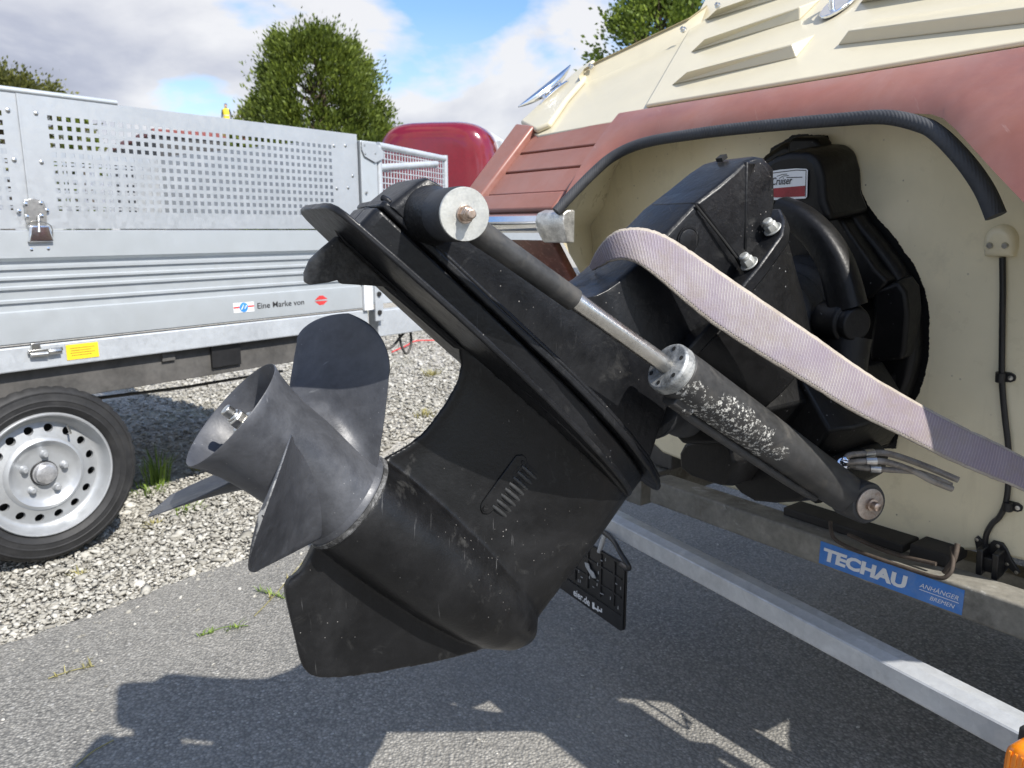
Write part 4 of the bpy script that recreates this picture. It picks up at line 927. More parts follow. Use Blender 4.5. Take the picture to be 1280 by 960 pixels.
def blade(kk):
    rh = .049; S = np.linspace(0, 1, 30); T = np.linspace(-1, 1, 31); rs_u, rs_d = [], []
    for s in S:
        r = rh + (RT - rh) * (1 - (1 - s) ** 1.9); f = (r - rh) / (RT - rh)
        if r > RC: h = H0 * math.sqrt(max(0, 1 - ((r - RC) / (RT - RC)) ** 2.2)) + .0012
        else: h = H0 * (1 - HR * ((RC - r) / (RC - rh)) ** 1.5)
        L = math.hypot(PITCH_ / 2 / math.pi, r); u_, d_ = [], []
        for t in T:
            dphi = h * t / L; ph = PH0 + kk + SKEW * f + dphi; pp_ = PP0 + RAKE * f + PITCH_ / 2 / math.pi * (SKEW * f + dphi)
            pp_ += .006 * (t * t - .3) * (1 - f * .5)                          # slight cup
            th = (.0008 + .0055 * (1 - f) ** 1.3) * math.sqrt(max(0., 1 - t * t)) + .0006 + .013 * max(0, 1 - (r - rh) / .022) ** 2 * (1 - t * t)
            nrm = np.array([r, -PITCH_ / 2 / math.pi]); nrm = nrm / np.linalg.norm(nrm)   # (p, tangential)
            a1, a2 = pp_ + nrm[0] * th, ph + nrm[1] * th / r; b1, b2 = pp_ - nrm[0] * th, ph - nrm[1] * th / r
            u_.append(DV(a1, r * math.cos(a2), r * math.sin(a2))); d_.append(DV(b1, r * math.cos(b2), r * math.sin(b2)))
        rs_u.append(u_ + d_[::-1])
    c = MB(); c.rings(rs_u); ob = c.build('propeller_blade', 'propeller_grey', hub, smooth=60)
    at = ob.data.attributes.new('wear', 'FLOAT', 'POINT'); m_ = len(rs_u[0])
    for vi in range(len(ob.data.vertices)):
        i_, j_ = divmod(vi, m_); t_ = abs(T[j_] if j_ < len(T) else T[2 * len(T) - 1 - j_]); at.data[vi].value = max(S[i_] ** 6 * .95, (t_ ** 14) * (.25 + .7 * S[i_]))
    return ob
for i in range(3): blade(2 * math.pi / 3 * i)
c = MB(); c.lathe(DV(-.136, 0), -p_, [(0, .016), (.004, .0185), (.005, .0135), (.007, .0135)], 20); hexnut(c, DV(-.142, 0), -p_, .0100, .009, .003, .0125); c.lathe(DV(-.156, 0), -p_, [(0, .0062), (.008, .0062), (.009, .005)], 16)
c.build('propeller_nut', 'steel', hub, smooth=30, bevel=.0006)

# ================================================================== STRAP
ROWS = [((738, 332), (741, 338), .955), ((744, 318), (752, 333), .925), ((755, 302), (764, 327), .902), ((769, 290), (781, 325), .888), ((786, 285.5), (799, 331), .880), ((806, 286), (816, 343), .878), ((830, 294), (834, 358), .880), ((860, 312), (858, 379), .884), ((900, 340), (893, 407), .890), ((960, 381), (948, 443), .897), ((1020, 422), (1006, 478), .905), ((1080, 464), (1066, 515), .912), ((1140, 500), (1127, 545), .92), ((1200, 532), (1186, 575), .926), ((1250, 556), (1240, 598), .932), ((1290, 577), (1282, 615), .936), ((1420, 640), (1412, 680), .95)]
up_e = smooth_path([at_depth(*a, d) for a, b, d in ROWS], 8); lo_e = smooth_path([at_depth(*b, d - .012) for a, b, d in ROWS], 8)
anc = BV(.90, .455, .81)                       # carried on to an anchor on the trailer beam
wv_ = up_e[-1] - lo_e[-1]; st0 = lo_e[-1].copy()
for i in range(1, 13):
    t = i / 12; m_ = st0 * (1 - t) + anc * t; up_e.append(m_ + wv_ * (1 - .1 * t)); lo_e.append(m_)
c = MB(); NS = len(up_e); uv = []; fs = []; vs = []; L = 0
for i in range(NS):
    if i: L += np.linalg.norm((up_e[i] + lo_e[i] - up_e[i - 1] - lo_e[i - 1]) / 2)
    for j in range(9):
        t = j / 8; e = .0011 * mnoise.noise(Vector((L * 260, t * 3, 0))) if j in (0, 8) else 0
        v = up_e[i] * (1 - t) + lo_e[i] * t + np.array([0, -.0015 * math.sin(t * math.pi), e]); vs.append(v); uv.append((L / .9, t))
for i in range(NS - 1):
    for j in range(8): a = i * 9 + j; fs.append((a, a + 1, a + 10, a + 9))
c.add(vs, fs); c.uv = uv
st = c.build('tie_down_strap', 'webbing', None, smooth=60, solid=.0028, loc=vs[0])
tag(st, 'faded lilac and cream webbing strap slung tight across the black drive', 'strap')
# ================================================================== BOAT TRAILER
BB = .83
bt = thing('boat_trailer', 'weathered grey boat trailer cross beam with blue sticker under the boat', 'trailer', BV(0, 0, BB))
bp = lambda x, y, o=0.: U(x, y, BV(0, .4, BB - o), fb)
def bz_(x, y): d = bp(x, y) - B0; return d @ sb, d[2]
uL, zT = bz_(813, 595); _, zB = bz_(813, 624); zT2 = bz_(1230, 747)[1]; zB2 = bz_(1230, 786)[1]
zT, zB = (zT + zT2) / 2, (zB + zB2) / 2 - .002
mb = MB(); mb.box(BV((uL + 1.0) / 2, (zT + zB) / 2, BB + .03), sb * (1.0 - uL) / 2, Z * (zT - zB) / 2, fb * .03)
beam = mb.build('cross_beam', 'weathered_beam', bt, smooth=30, bevel=.004, seg=3)
mb = MB(); mb.box(BV(uL - .006, (zT + zB) / 2 - .004, BB + .04), sb * .006, Z * (zT - zB) / 2, fb * .02); mb.build('beam_end_plate', 'dark_steel', beam, smooth=0, bevel=.001)
for s in (-.43, .43):                         # unseen side members and bunks, added to shade the asphalt
    mb = MB(); mb.box(BV(s, .375, BB + 1.25), sb * .03, Z * .035, fb * 1.18); fr_ = mb.build('shade_side_member', 'weathered_beam', bt, smooth=0, bevel=.003)
    mb = MB(); mb.box(BV(s * .97, .455, BB + 1.0), sb * .035, Z * .040, fb * .85); mb.build('shade_bunk', 'dark_steel', fr_, smooth=0, bevel=.004)
for s in (.70,):  # unseen starboard wheel and mudguard, added to block the sun; axle follows
    mb = MB(); mb.lathe(BV(s - .08, .29, 1.26), sb, [(0, .18), (.01, .25), (.03, .285), (.13, .285), (.15, .25), (.16, .18)], 40); wh_ = mb.build('wheel', 'tyre_rubber', bt, smooth=40)
    mb = MB(); mb.lathe(BV(s + (.075 if s > 0 else -.085), .29, 1.26), sb, [(0, .06), (0, .185), (.01, .185), (.01, .06)], 32); mb.build('rim', 'rim_silver', wh_, smooth=30)
    mb = MB(); mb.rings([[BV(u, .29 + rr_ * math.sin(a), 1.26 + 1.15 * rr_ * math.cos(a)) for a in np.linspace(R(5), R(175), 20)] for u, rr_ in ((s - .14, .34), (s - .135, .42), (s + .135, .42), (s + .14, .34))], closed=False, cap=False); mb.build('shade_mudguard', 'black_plastic', bt, smooth=40, solid=.003)
mb = MB(); mb.box(BV(.30, .29, 1.26), sb * .36, Z * .03, fb * .03); mb.build('axle', 'weathered_beam', bt, smooth=0, bevel=.003)
mb = MB()
# dark bearer blocks and bracket between beam and hull
for a, b, h in ((-.02, .20, .016), (.21, .27, .022)):
    mb.box(BV((a + b) / 2, zT + h / 2, BB + .075), sb * (b - a) / 2, Z * h / 2, fb * .035)
mb.build('hull_bearer', 'bearer_dark', bt, smooth=0, bevel=.003)
c = MB(); c.tube(smooth_path([bp(1038, 652, .02), bp(1039, 664, .03), bp(1046, 676, .035), bp(1075, 690, .035), bp(1130, 709, .035), bp(1172, 722, .035), bp(1186, 718, .03), bp(1191, 705, .02), bp(1190, 684, .0)], 6), .0032, 9)
c.build('bearer_rod', 'rust_rod', bt, smooth=60)
c = MB(); c.tube(smooth_path([bp(1180, 716, .015), bp(1192, 700, .012), bp(1197, 680, .0)], 5), .004, 8); c.tube(smooth_path([bp(1060, 668, -.01), bp(1110, 690, -.01), bp(1170, 705, -.01)], 5), .0035, 8)
c.build('bracket_bolt', 'rust_rod', bt, smooth=60)
# blue maker's sticker
K = lambda x, y, o=.0012: bp(x, y, o)
qs = [K(1026, 674, .001), K(1206, 738, .001), K(1204, 769, .001), K(1025, 705, .001)]
zs0 = np.mean([v[2] for v in (qs[0], qs[1])]); zs1 = np.mean([v[2] for v in (qs[2], qs[3])]); u0 = (qs[0] - B0) @ sb; u1 = (qs[1] - B0) @ sb
zs0 = min(zs0, zT - .006); 
c = MB(); c.face([BV(u0, zs0, BB - .001), BV(u1, zs0, BB - .001), BV(u1, zs1, BB - .001), BV(u0, zs1, BB - .001)]); stk = c.build('maker_sticker', 'sticker_blue', beam, smooth=0)
hS = zs0 - zs1; wS = u1 - u0
text_part('TECHAU', BV(u0 + wS * .03, zs1 + hS * .24, BB - .0012), sb, Z, hS * .52, 'sticker_lettering', 'sticker_white', stk, .0004, .08, wS * .66 / (hS * .52 / .72 * 4.25), .05)
text_part('ANHÄNGER', BV(u0 + wS * .725, zs1 + hS * .52, BB - .0012), sb, Z, hS * .19, 'sticker_lettering', 'sticker_white', stk, .0004, .3, wS * .25 / (hS * .19 / .72 * 5.6))
text_part('BREMEN', BV(u0 + wS * .795, zs1 + hS * .16, BB - .0012), sb, Z, hS * .17, 'sticker_lettering', 'sticker_white', stk, .0004, .3, wS * .17 / (hS * .17 / .72 * 4.1))
c = MB(); c.box(BV(u0 + wS * .85, zs1 + hS * .43, BB - .0014), sb * wS * .125, Z * hS * .012, fb * .0001); c.build('sticker_line', 'sticker_white', stk, smooth=0)
c = MB(); c.tube([BV(.87, zT - .002, BB + .004), BV(.87, zT + .05, BB - .02), BV(.93, zT + .05, BB - .02), BV(.93, zT - .002, BB + .004)], .005, 8); c.build('strap_anchor', 'zinc_bar', bt, smooth=60)
# --- galvanised light bar aft of the beam with orange lamp and number-plate carrier
_lt = math.atan(560 / F); lbd = np.array([math.sin(_lt), -math.cos(_lt), 0]); lbn = np.array([math.cos(_lt), math.sin(_lt), 0])   # along to starboard, forward
LB0 = at_depth(1026, 787, 1.10); LBZ = LB0[2]
lbar = thing('light_bar', 'bare galvanised light bar behind the boat with orange lamp and black plate carrier', 'light bar', LB0 * np.array([1, 1, 0]) + Z * (LBZ - .03))
lv = lambda s, z, b: LB0 + lbd * s + Z * z + lbn * b
lp_ = lambda x, y, o=0.: U(x, y, LB0 - lbn * o, lbn)
sL = (lp_(745, 640) - LB0) @ lbd; sR = .62
mb = MB(); pr = [(-.033, .003), (-.030, .0), (-.002, .0), (.0, .002), (.0015, .012), (.004, .020), (.002, .026), (.0, .046), (-.003, .05), (-.032, .05)]
mb.rings([[lv(s + 0, z, b) for z, b in pr] for s in np.linspace(sL, sR, 24)])
mb.build('galvanised_bar', 'zinc_bar', lbar, smooth=35)
lc = lp_(1307, 962, .03); c = MB(); up2 = Z
hx, hy, hz_ = .032, .024, .022
rs = []
for d, kx in ((-.012, .98), (.0, 1.), (.018, 1.), (.024, .93), (.027, .7)):
    rs.append([lc - lbn * d + lbd * hx * kx * np.sign(math.cos(t)) * abs(math.cos(t)) ** .5 + up2 * hy * kx * np.sign(math.sin(t)) * abs(math.sin(t)) ** .5 for t in np.linspace(0, 2 * math.pi, 41)[:-1]])
c.rings(rs); lamp = c.build('marker_lamp', 'orange_lens', lbar, smooth=50)
for i in range(9):
    c = MB(); s = -.024 + .006 * i; c.box(lc - lbn * .0268 + lbd * s, lbd * .0014, up2 * .017, lbn * .0012); c.build('lens_rib', 'orange_lens', lamp, smooth=0, bevel=.0005)
c = MB(); c.box(lc + lbn * .014, lbd * .035, up2 * .027, lbn * .005); c.build('lamp_base', 'black_plastic', lamp, smooth=0, bevel=.002)
# number plate carrier
PD = at_depth(783, 705, 1.50); pc = lambda x, y, o=0.: U(x, y, PD - lbn * o, lbn)
cr = pc(783, 706); cb_ = pc(780, 790); Hh = cr[2] - cb_[2]; Wd = .52
def rrect(c0, w, h, r, off):                  # c0 = top right corner
    P = []
    for cx, cz, a0 in ((-r, -r, 0), (-w + r, -r, 90), (-w + r, -h + r, 180), (-r, -h + r, 270)):
        for a in (0, 30, 60, 90): P.append(c0 + lbd * (cx + r * math.cos(R(a0 + a))) + Z * (cz + r * math.sin(R(a0 + a))) - lbn * off)
    return P
c = MB(); c.prism(rrect(cr, Wd, Hh, .010, 0), lbn * .004); pl = c.build('plate_carrier', 'black_plastic', lbar, smooth=30, bevel=.001)
c = MB()
o_, i_ = rrect(cr, Wd, Hh, .010, .004), rrect(cr - lbd * .004 - Z * .004, Wd - .008, Hh - .036, .006, .004)
n_ = len(o_); c.add(o_ + i_ + [x + lbn * .004 for x in i_], [(i, (i + 1) % n_, n_ + (i + 1) % n_, n_ + i) for i in range(n_)] + [(n_ + i, n_ + (i + 1) % n_, 2 * n_ + (i + 1) % n_, 2 * n_ + i) for i in range(n_)])
c.build('carrier_rim', 'black_plastic', pl, smooth=30)
for i in range(5):
    c = MB(); c.box(cr - lbd * (.035 + .045 * i) - Z * Hh * .38 - lbn * .0015, lbd * .0025, Z * Hh * .33, lbn * .0015); c.build('carrier_rib', 'black_plastic', pl, smooth=0, bevel=.0006)
for i in range(2):
    c = MB(); c.box(cr - lbd * .13 - Z * Hh * (.25 + .27 * i) - lbn * .0014, lbd * .118, Z * .002, lbn * .0013); c.build('carrier_rib', 'black_plastic', pl, smooth=0, bevel=.0006)
tick = None
for i in range(24):
    s, z, v_ = rng.uniform(.008, .22), rng.uniform(.08, .72) * Hh, rng.random() < .6
    o = cr - lbd * s - Z * z - lbn * .0035
    c = MB(); c.box(o, lbd * (.0008 if v_ else .003), Z * (.0032 if v_ else .0008), lbn * .0004); c.build('carrier_slot', 'plastic_grey', pl, smooth=0)
c = MB(); oz = cr - lbd * .112 - Z * Hh * .40 - lbn * .0038; strip_pts = [(-.02, .012), (-.006, .014), (.0, .004), (.012, .002), (.02, -.008), (.008, -.012), (-.004, -.004), (-.016, .004)]
c.prism([oz + lbd * a + Z * b for a, b in strip_pts], -lbn * .0012); c.build('carrier_clip', 'plastic_grey', pl, smooth=0)
text_part('eier.de', cr - lbd * .171 - Z * (Hh - .007) - lbn * .0042, lbd, Z, .0165, 'carrier_lettering', 'sticker_white', pl, .0004, 0, .95, .02)
c = MB(); 
for a, b, w_k, h_k in ((-.098, .022, .0035, .007), (-.088, .019, .006, .0018), (-.082, .022, .0016, .006), (-.074, .021, .005, .0016), (-.070, .024, .0016, .004)): c.box(cr + lbd * a - Z * (Hh - b + .008) - lbn * .0044, lbd * w_k, Z * h_k, lbn * .0003)
c.build('carrier_lettering', 'sticker_white', pl, smooth=0)
c = MB(); c.tube([lv(sL + .03, -.01, .01), pc(749, 690, .002)], .005, 8); c.build('carrier_stay', 'zinc_bar', lbar, smooth=60)
c = MB(); c.tube(smooth_path([pc(735, 660, .0), pc(752, 664, .01), pc(766, 675, .02), pc(776, 692, .03), pc(786, 708, .03), pc(783, 711, .025), pc(776, 706, .01)], 6), .005, 8); c.build('lamp_cable', 'black_plastic', lbar, smooth=60)

# ================================================================== SILVER CARGO TRAILER
trl = thing('cargo_trailer', 'silver aluminium cargo trailer with perforated side panels parked on the gravel', 'trailer', TV(.2, 0, -.7))
AL, AR, BW = -2.3, 1.215, 1.45                # side from .. to, and bed width
prof = [(.955, .0), (.953, .012), (.882, .012), (.880, .006), (.872, -.004), (.863, -.004), (.858, .009), (.851, .009), (.848, .002), (.832, .002), (.829, .009), (.823, .009), (.820, .002), (.806, .002), (.803, .009), (.797, .009), (.793, .002), (.770, .002), (.767, .009), (.760, .009), (.757, .002), (.738, .003), (.735, .012), (.722, .013), (.650, .013), (.646, .004), (.646, -.02), (.955, -.02)]
def dropside(n0, sgn, nm, lab=None):
    c = MB(); c.rings([[TV(a, z, n0 + sgn * d) for z, d in prof] for a in (AL, AR)]); return c.build(nm, 'aluminium', trl, smooth=25)
ds = dropside(0, 1, 'drop_side'); dropside(-BW, -1, 'drop_side')
c = MB(); c.rings([[TV(AR - .01 + d * .0, z, -.02 - t) if False else TV(AR + d * 1., z, -.0 - t) for z, d in prof] for t in (0, BW)]); c.build('tail_gate', 'aluminium', trl, smooth=25)
c = MB(); c.box(TV((AL + AR) / 2, .66, -BW / 2), ta * (AR - AL) / 2, tn * BW / 2, Z * .012); c.build('cargo_floor', 'dark_steel', trl, smooth=0)
def perforated(a0, a1, z0, z1, h0, h1, g0, g1, n0, nm, pitch=.0245, fill=.54, par=trl):
    # sheet from a0..a1 x z0..z1 with square holes inside h0..h1 x g0..g1
    nx, nz = round((h1 - h0) / pitch), round((g1 - g0) / pitch); px, pz = (h1 - h0) / nx, (g1 - g0) / nz
    c = MB(); vs = []; fs = []
    for i in range(nx):
        for j in range(nz):
            cx, cz = h0 + (i + .5) * px, g0 + (j + .5) * pz; b = len(vs); hx, hz = px / 2, pz / 2; r = fill
            for k_ in (1, r):
                for dx, dz in ((-1, -1), (1, -1), (1, 1), (-1, 1)): vs.append(TV(cx + dx * hx * k_, cz + dz * hz * k_, n0))
            for q in range(4): fs.append((b + q, b + (q + 1) % 4, b + 4 + (q + 1) % 4, b + 4 + q))
    c.add(vs, fs)
    for x0, x1, y0, y1 in ((a0, h0, z0, z1), (h1, a1, z0, z1), (h0, h1, z0, g0), (h0, h1, g1, z1)):
        if x1 - x0 > 1e-4 and y1 - y0 > 1e-4: c.face([TV(x0, y0, n0), TV(x1, y0, n0), TV(x1, y1, n0), TV(x0, y1, n0)])
    o = c.build(nm, 'zinc_sheet', par, smooth=0, solid=.0016); return o
perforated(.036, 1.213, .960, 1.316, .098, 1.092, 1.004, 1.272, .004, 'perforated_panel')
perforated(-2.3, .032, .960, 1.316, -2.2, -.002, 1.004, 1.272, .003, 'perforated_panel')
perforated(-2.3, 1.21, .960, 1.316, -2.2, 1.092, 1.004, 1.272, -BW, 'perforated_panel')
c = MB(); c.tube([TV(AL, 1.322, .0), TV(.30, 1.322, .0)], .0085, 8); c.build('top_tube', 'aluminium', trl, smooth=60)
c = MB(); c.box(TV((AL + 1.213) / 2, 1.3155, -.006), ta * (1.213 - AL) / 2, tn * .010, Z * .0012); c.build('panel_lip', 'zinc_sheet', trl, smooth=0)
c = MB(); c.box(TV(1.21, 1.14, -BW / 2), ta * .004, tn * BW / 2, Z * .17); c.build('end_panel', 'zinc_sheet', trl, smooth=0)
# upright strap with rivets and over-centre latch
c = MB(); c.box(TV(.034, 1.138, .0065), ta * .003, Z * .176, tn * .0012); c.build('panel_seam', 'zinc_sheet', trl, smooth=0, bevel=.0005)
rv = None
for a, z in [TS(9, 138), TS(44, 142), TS(17, 200), TS(51, 203), (1.10, 1.265), (1.155, 1.27), (1.105, 1.11), (1.16, 1.115), (1.185, 1.16)]:
    if rv is None:
        c = MB(); c.lathe(TV(a, z, .0048), tn, [(0, .0062), (.002, .0055), (.0034, .003), (.0035, .0)], 10); rv = c.build('rivet', 'steel', trl, smooth=40); r0 = TV(a, z)
    else: dup(rv, TV(a, z) - r0, trl)
lt = lambda x, y, n=.0: TV(*TS(x, y, n), n)
c = MB(); c.prism([lt(*a, .006) for a in ((30, 250), (42, 248), (54, 252), (58, 262), (58, 288), (57, 318), (37, 318), (34, 288), (30, 262))], tn * .004); lat = c.build('latch_plate', 'steel', trl, smooth=30, bevel=.001)
c = MB(); c.prism([lt(*a, .012) for a in ((36, 282), (60, 282), (66, 302), (34, 303))], tn * .012); c.build('latch_body', 'chrome', lat, smooth=30, bevel=.004, seg=3)
c = MB(); c.tube(smooth_path([lt(33, 282, .018), lt(40, 277, .024), lt(52, 277, .026), lt(64, 283, .024), lt(66, 296, .018)], 5), .0016, 6); c.tube([lt(48, 270, .014), lt(49, 290, .027)], .003, 8); c.build('latch_wire', 'steel', lat, smooth=60)
rv2 = None
for x, y in ((32, 255), (51, 254), (34, 271), (52, 270), (24, 264), (59, 263), (39, 312), (60, 311)):
    q0 = lt(x, y, .010)
    if rv2 is None: c = MB(); c.lathe(q0, tn, [(0, .0058), (.002, .0052), (.003, .0028), (.0031, 0)], 10); rv2 = c.build('latch_rivet', 'chrome', lat, smooth=40); r2_ = q0
    else: dup(rv2, q0 - r2_, lat)
# sticker on the drop side
dsn = .0138
x0 = TS(294, 381, dsn); x1 = TS(390, 373, dsn); fr = lambda a, z: TV(a, z, dsn)
zt_ = .685
text_part('Eine Marke von', fr(TS(321, 381, dsn)[0], zt_), ta, Z, .0205, 'side_lettering', 'lettering_black', ds, .0003, 0, (TS(387, 375, dsn)[0] - TS(321, 381, dsn)[0]) / (.0205 / .72 * 7.05), .006)
def disc(c0, r, m, nm, n=.0, par=ds):
    c = MB(); c.face([c0 + ta * r * math.cos(t) + Z * r * math.sin(t) + tn * n for t in np.linspace(0, 2 * math.pi, 25)[:-1]]); return c.build(nm, m, par, smooth=0)
la = TS(304.5, 380.5, dsn)[0]; lz = zt_ + .009
c = MB(); c.box(fr(la, lz), ta * .040, Z * .017, tn * .0002); c.build('logo_field', 'sticker_white', ds, smooth=0)
c = MB(); c.box(fr(la - .022, lz + .001), ta * .017, Z * .0028, tn * .0004); c.box(fr(la + .024, lz + .002), ta * .016, Z * .0028, tn * .0004); c.build('logo_stripe', 'sticker_red', ds, smooth=0)
disc(fr(la, lz), .0165, 'logo_blue', 'logo_disc', .0006)
c = MB(); c.tube([fr(la - .010, lz - .007) + tn * .0008, fr(la - .001, lz + .008) + tn * .0008, fr(la + .003, lz - .006) + tn * .0008, fr(la + .011, lz + .006) + tn * .0008], .0018, 5); c.build('logo_mark', 'sticker_white', ds, smooth=0)
ga = TS(401.5, 371.5, dsn)[0]; gz = zt_ + .0095
dw, dh = .030, .0175
c = MB(); c.face([fr(ga - dw, gz + .003), fr(ga - dw * .3, gz + dh), fr(ga + dw * .3, gz + dh), fr(ga + dw, gz + .003)]); c.face([fr(ga - dw, gz - .003), fr(ga + dw, gz - .003), fr(ga + dw * .3, gz - dh), fr(ga - dw * .3, gz - dh)]); c.build('diamond_logo', 'sticker_red', ds, smooth=0)
c = MB(); c.face([fr(ga - dw, gz - .0022), fr(ga + dw, gz - .0022), fr(ga + dw, gz + .0022), fr(ga - dw, gz + .0022)]); c.build('diamond_bar', 'plastic_grey', ds, smooth=0)
# galvanised frame, chassis, corner post
c = MB(); c.box(TV((AL + AR) / 2 + .005, .606, -.005), ta * ((AR - AL) / 2 + .01), tn * .018, Z * .034); c.build('frame_rail', 'zinc_frame', trl, smooth=0, bevel=.004, seg=2)
c = MB(); c.box(TV((AL + AR) / 2, .520, -.030), ta * ((AR - AL) / 2), tn * .012, Z * .050); c.box(TV((AL + AR) / 2, .474, -.055), ta * ((AR - AL) / 2), tn * .03, Z * .004)
c.build('chassis_beam', 'dark_steel', trl, smooth=0, bevel=.002)
c = MB(); c.box(TV((AL + AR) / 2, .520, -BW + .03), ta * ((AR - AL) / 2), tn * .012, Z * .050); c.build('chassis_beam', 'dark_steel', trl, smooth=0)
c = MB(); c.box(TV(.60, .535, -.012), ta * .055, tn * .006, Z * .04); c.build('chassis_bracket', 'black_plastic', trl, smooth=0, bevel=.002)
c = MB(); c.box(TV(.395, .556, -.014), ta * .022, tn * .006, Z * .016); c.build('chassis_bracket', 'dark_steel', trl, smooth=0, bevel=.002)
c = MB(); ya, yz = TS(84, 438, .02); yb, yz2 = TS(122, 435, .02)
c.box(TV(.1655 + .0, .609, .0142), ta * .045, Z * .022, tn * .0005); ys = c.build('warning_sticker', 'sticker_yellow', trl, smooth=0)
ya0 = (TS(84, 438, .015)[0] + TS(122, 435, .015)[0]) / 2
ys.location = tuple(ta * (ya0 - .1655))
for i in range(4):
    c = MB(); c.box(TV(ya0 - .004 * (i % 2), .620 - .007 * i, .0149), ta * (.034 - .006 * (i % 2)), Z * .0006, tn * .0001); c.build('sticker_line', 'lettering_black', trl, smooth=0)
c = MB(); c.box(lt(57, 438, .02), ta * .045, Z * .005, tn * .004); c.tube([lt(38, 444, .022), lt(60, 442, .024)], .007, 8); c.tube([lt(60, 440, .022), lt(76, 438, .022)], .009, 10); c.box(lt(45, 437, .018), ta * .012, Z * .018, tn * .003)
c.build('side_catch', 'steel', trl, smooth=40, bevel=.001)
c = MB(); c.box(TV(1.262, .98, -.004), ta * .042, Z * .315, tn * .020); post = c.build('corner_post', 'aluminium', trl, smooth=0, bevel=.003)
c = MB(); c.prism([TV(1.222, 1.29, .018), TV(1.30, 1.285, .018), TV(1.335, 1.262, .018), TV(1.335, 1.235, .018), TV(1.29, 1.215, .018), TV(1.235, 1.235, .018), TV(1.222, 1.26, .018)], tn * .005); gus = c.build('corner_gusset', 'zinc_sheet', post, smooth=30, bevel=.001)
rv3 = None
for a, z in ((1.235, 1.277), (1.238, 1.245), (1.29, 1.25), (1.24, 1.10)):
    q0 = TV(a, z, .0215)
    if rv3 is None: c = MB(); c.lathe(q0, tn, [(0, .006), (.003, .004), (.0031, 0)], 10); rv3 = c.build('rivet', 'steel', post, smooth=40); r3_ = q0
    else: dup(rv3, q0 - r3_, post)
c = MB(); c.box(TV(1.225, .705, .020), ta * .022, Z * .066, tn * .006); c.box(TV(1.225, .71, .0265), ta * .006, Z * .05, tn * .001); c.build('gate_hinge', 'sticker_white', post, smooth=0, bevel=.002)
c = MB(); c.box(TV(1.285, .68, .018), ta * .022, Z * .09, tn * .004); c.build('hinge_plate', 'zinc_frame', post, smooth=0, bevel=.002)
for z in (.70, .625):
    c = MB(); c.lathe(TV(1.283, z, .022), tn, [(0, .010), (.006, .010)], 12); c.build('hinge_hole', 'dark_hole', post, smooth=30)
c = MB(); c.box(TV(1.43, .575, -.03), ta * .135, Z * .055, tn * .03); c.box(TV(1.43, .67, -.35), ta * .15, Z * .02, tn * .3); c.build('rear_bumper', 'zinc_frame', trl, smooth=0, bevel=.004)
c = MB(); c.tube([TV(1.345, .52, -.06), TV(1.345, .20, -.08)], .012, 8); c.build('prop_stand', 'zinc_frame', trl, smooth=60)
c = MB(); c.tube(smooth_path([TV(1.30, .47, -.05), TV(1.40, .455, -.05), TV(1.47, .50, -.05), TV(1.52, .53, -.05), TV(1.53, .46, -.05), TV(1.50, .42, -.05), TV(1.47, .46, -.05), TV(1.46, .51, -.05)], 5), .006, 7); c.build('safety_chain', 'dark_steel', trl, smooth=60)
c = MB(); c.tube([TV(.20, .40, -.30), TV(.62, .37, -.36), TV(1.1, .36, -.40)], .006, 7); c.build('brake_rod', 'dark_steel', trl, smooth=60)
c = MB(); c.box(TV(.0, .30, -BW / 2), ta * .035, Z * .035, tn * (BW / 2 - .1)); c.build('axle_beam', 'zinc_frame', trl, smooth=0, bevel=.004)
# open mesh ramp at the end
g0 = TV(1.325, 1.285, .0); gd = np.array([math.sin(R(20)), math.cos(R(20)), 0])
def to_len(x, y):
    n = np.cross(gd, Z); v = U(x, y, g0, n) - g0; return v @ gd, v[2]
GL, gzr = to_len(556, 201); ramp = MB(); gv = lambda a, z: g0 + gd * a + Z * z
for a, b in (((0, 0), (GL, 0)), ((GL, .015), (GL, -.36)), ((0, 0), (0, -.36)), ((0, -.36), (GL, -.36)), ((0, -.085), (GL * .85, -.03))): ramp.tube([gv(*a), gv(*b)], .014, 8)
rf = ramp.build('ramp_frame', 'zinc_frame', trl, smooth=60)
c = MB(); nw = 25
for i in range(1, nw): c.tube([gv(GL * i / nw, 0), gv(GL * i / nw, -.36)], .0026, 4)
for i in range(1, 15): c.tube([gv(0, -.024 * i), gv(GL, -.024 * i)], .0026, 4)
tag(c.build('ramp_mesh', 'zinc_frame', rf, smooth=0), kind='stuff')
# wheel
wo = TV(0, .2575, .0); wax = tn
def wl(t, r, a): return wo + wax * t + (ta * math.cos(a) + Z * math.sin(a)) * r
c = MB(); tp = [(-.135, .185), (-.15, .20), (-.155, .225), (-.145, .248), (-.125, .2585), (-.10, .2615), (-.096, .256), (-.092, .2618), (-.06, .2625), (-.057, .2565), (-.053, .2625), (-.03, .262), (-.022, .2615), (-.010, .2575), (-.002, .250), (.002, .2445), (.0042, .2435), (.0042, .2405), (.003, .2395), (.0045, .230), (.0058, .222), (.0066, .2205), (.0066, .2185), (.0055, .217), (.0048, .205), (.0056, .2035), (.0056, .2015), (.0042, .200), (.0, .193), (-.006, .1865), (-.012, .183), (-.03, .178)]
SEG = 160
def tyr(t, r, i):
    g = 0
    if r > .2565 and -.142 < t < -.008 and (i % 4 == 0): g = .004
    if r > .2535 and t >= -.012 and i % 4 == 0: g = .003
    return r - g
c.rings([[wl(t, tyr(t, r, i), 2 * math.pi * i / SEG) for i in range(SEG)] for t, r in tp], cap=False)
tw = c.build('wheel', 'tyre_rubber', trl, smooth=28)
c = MB(); c.rings([[wl(t, r, 2 * math.pi * i / 72) for i in range(72)] for t, r in ((-.012, .184), (-.003, .1835), (.0, .180), (-.001, .176), (-.010, .172), (-.022, .169), (-.034, .164), (-.040, .157), (-.041, .152))], cap=False)
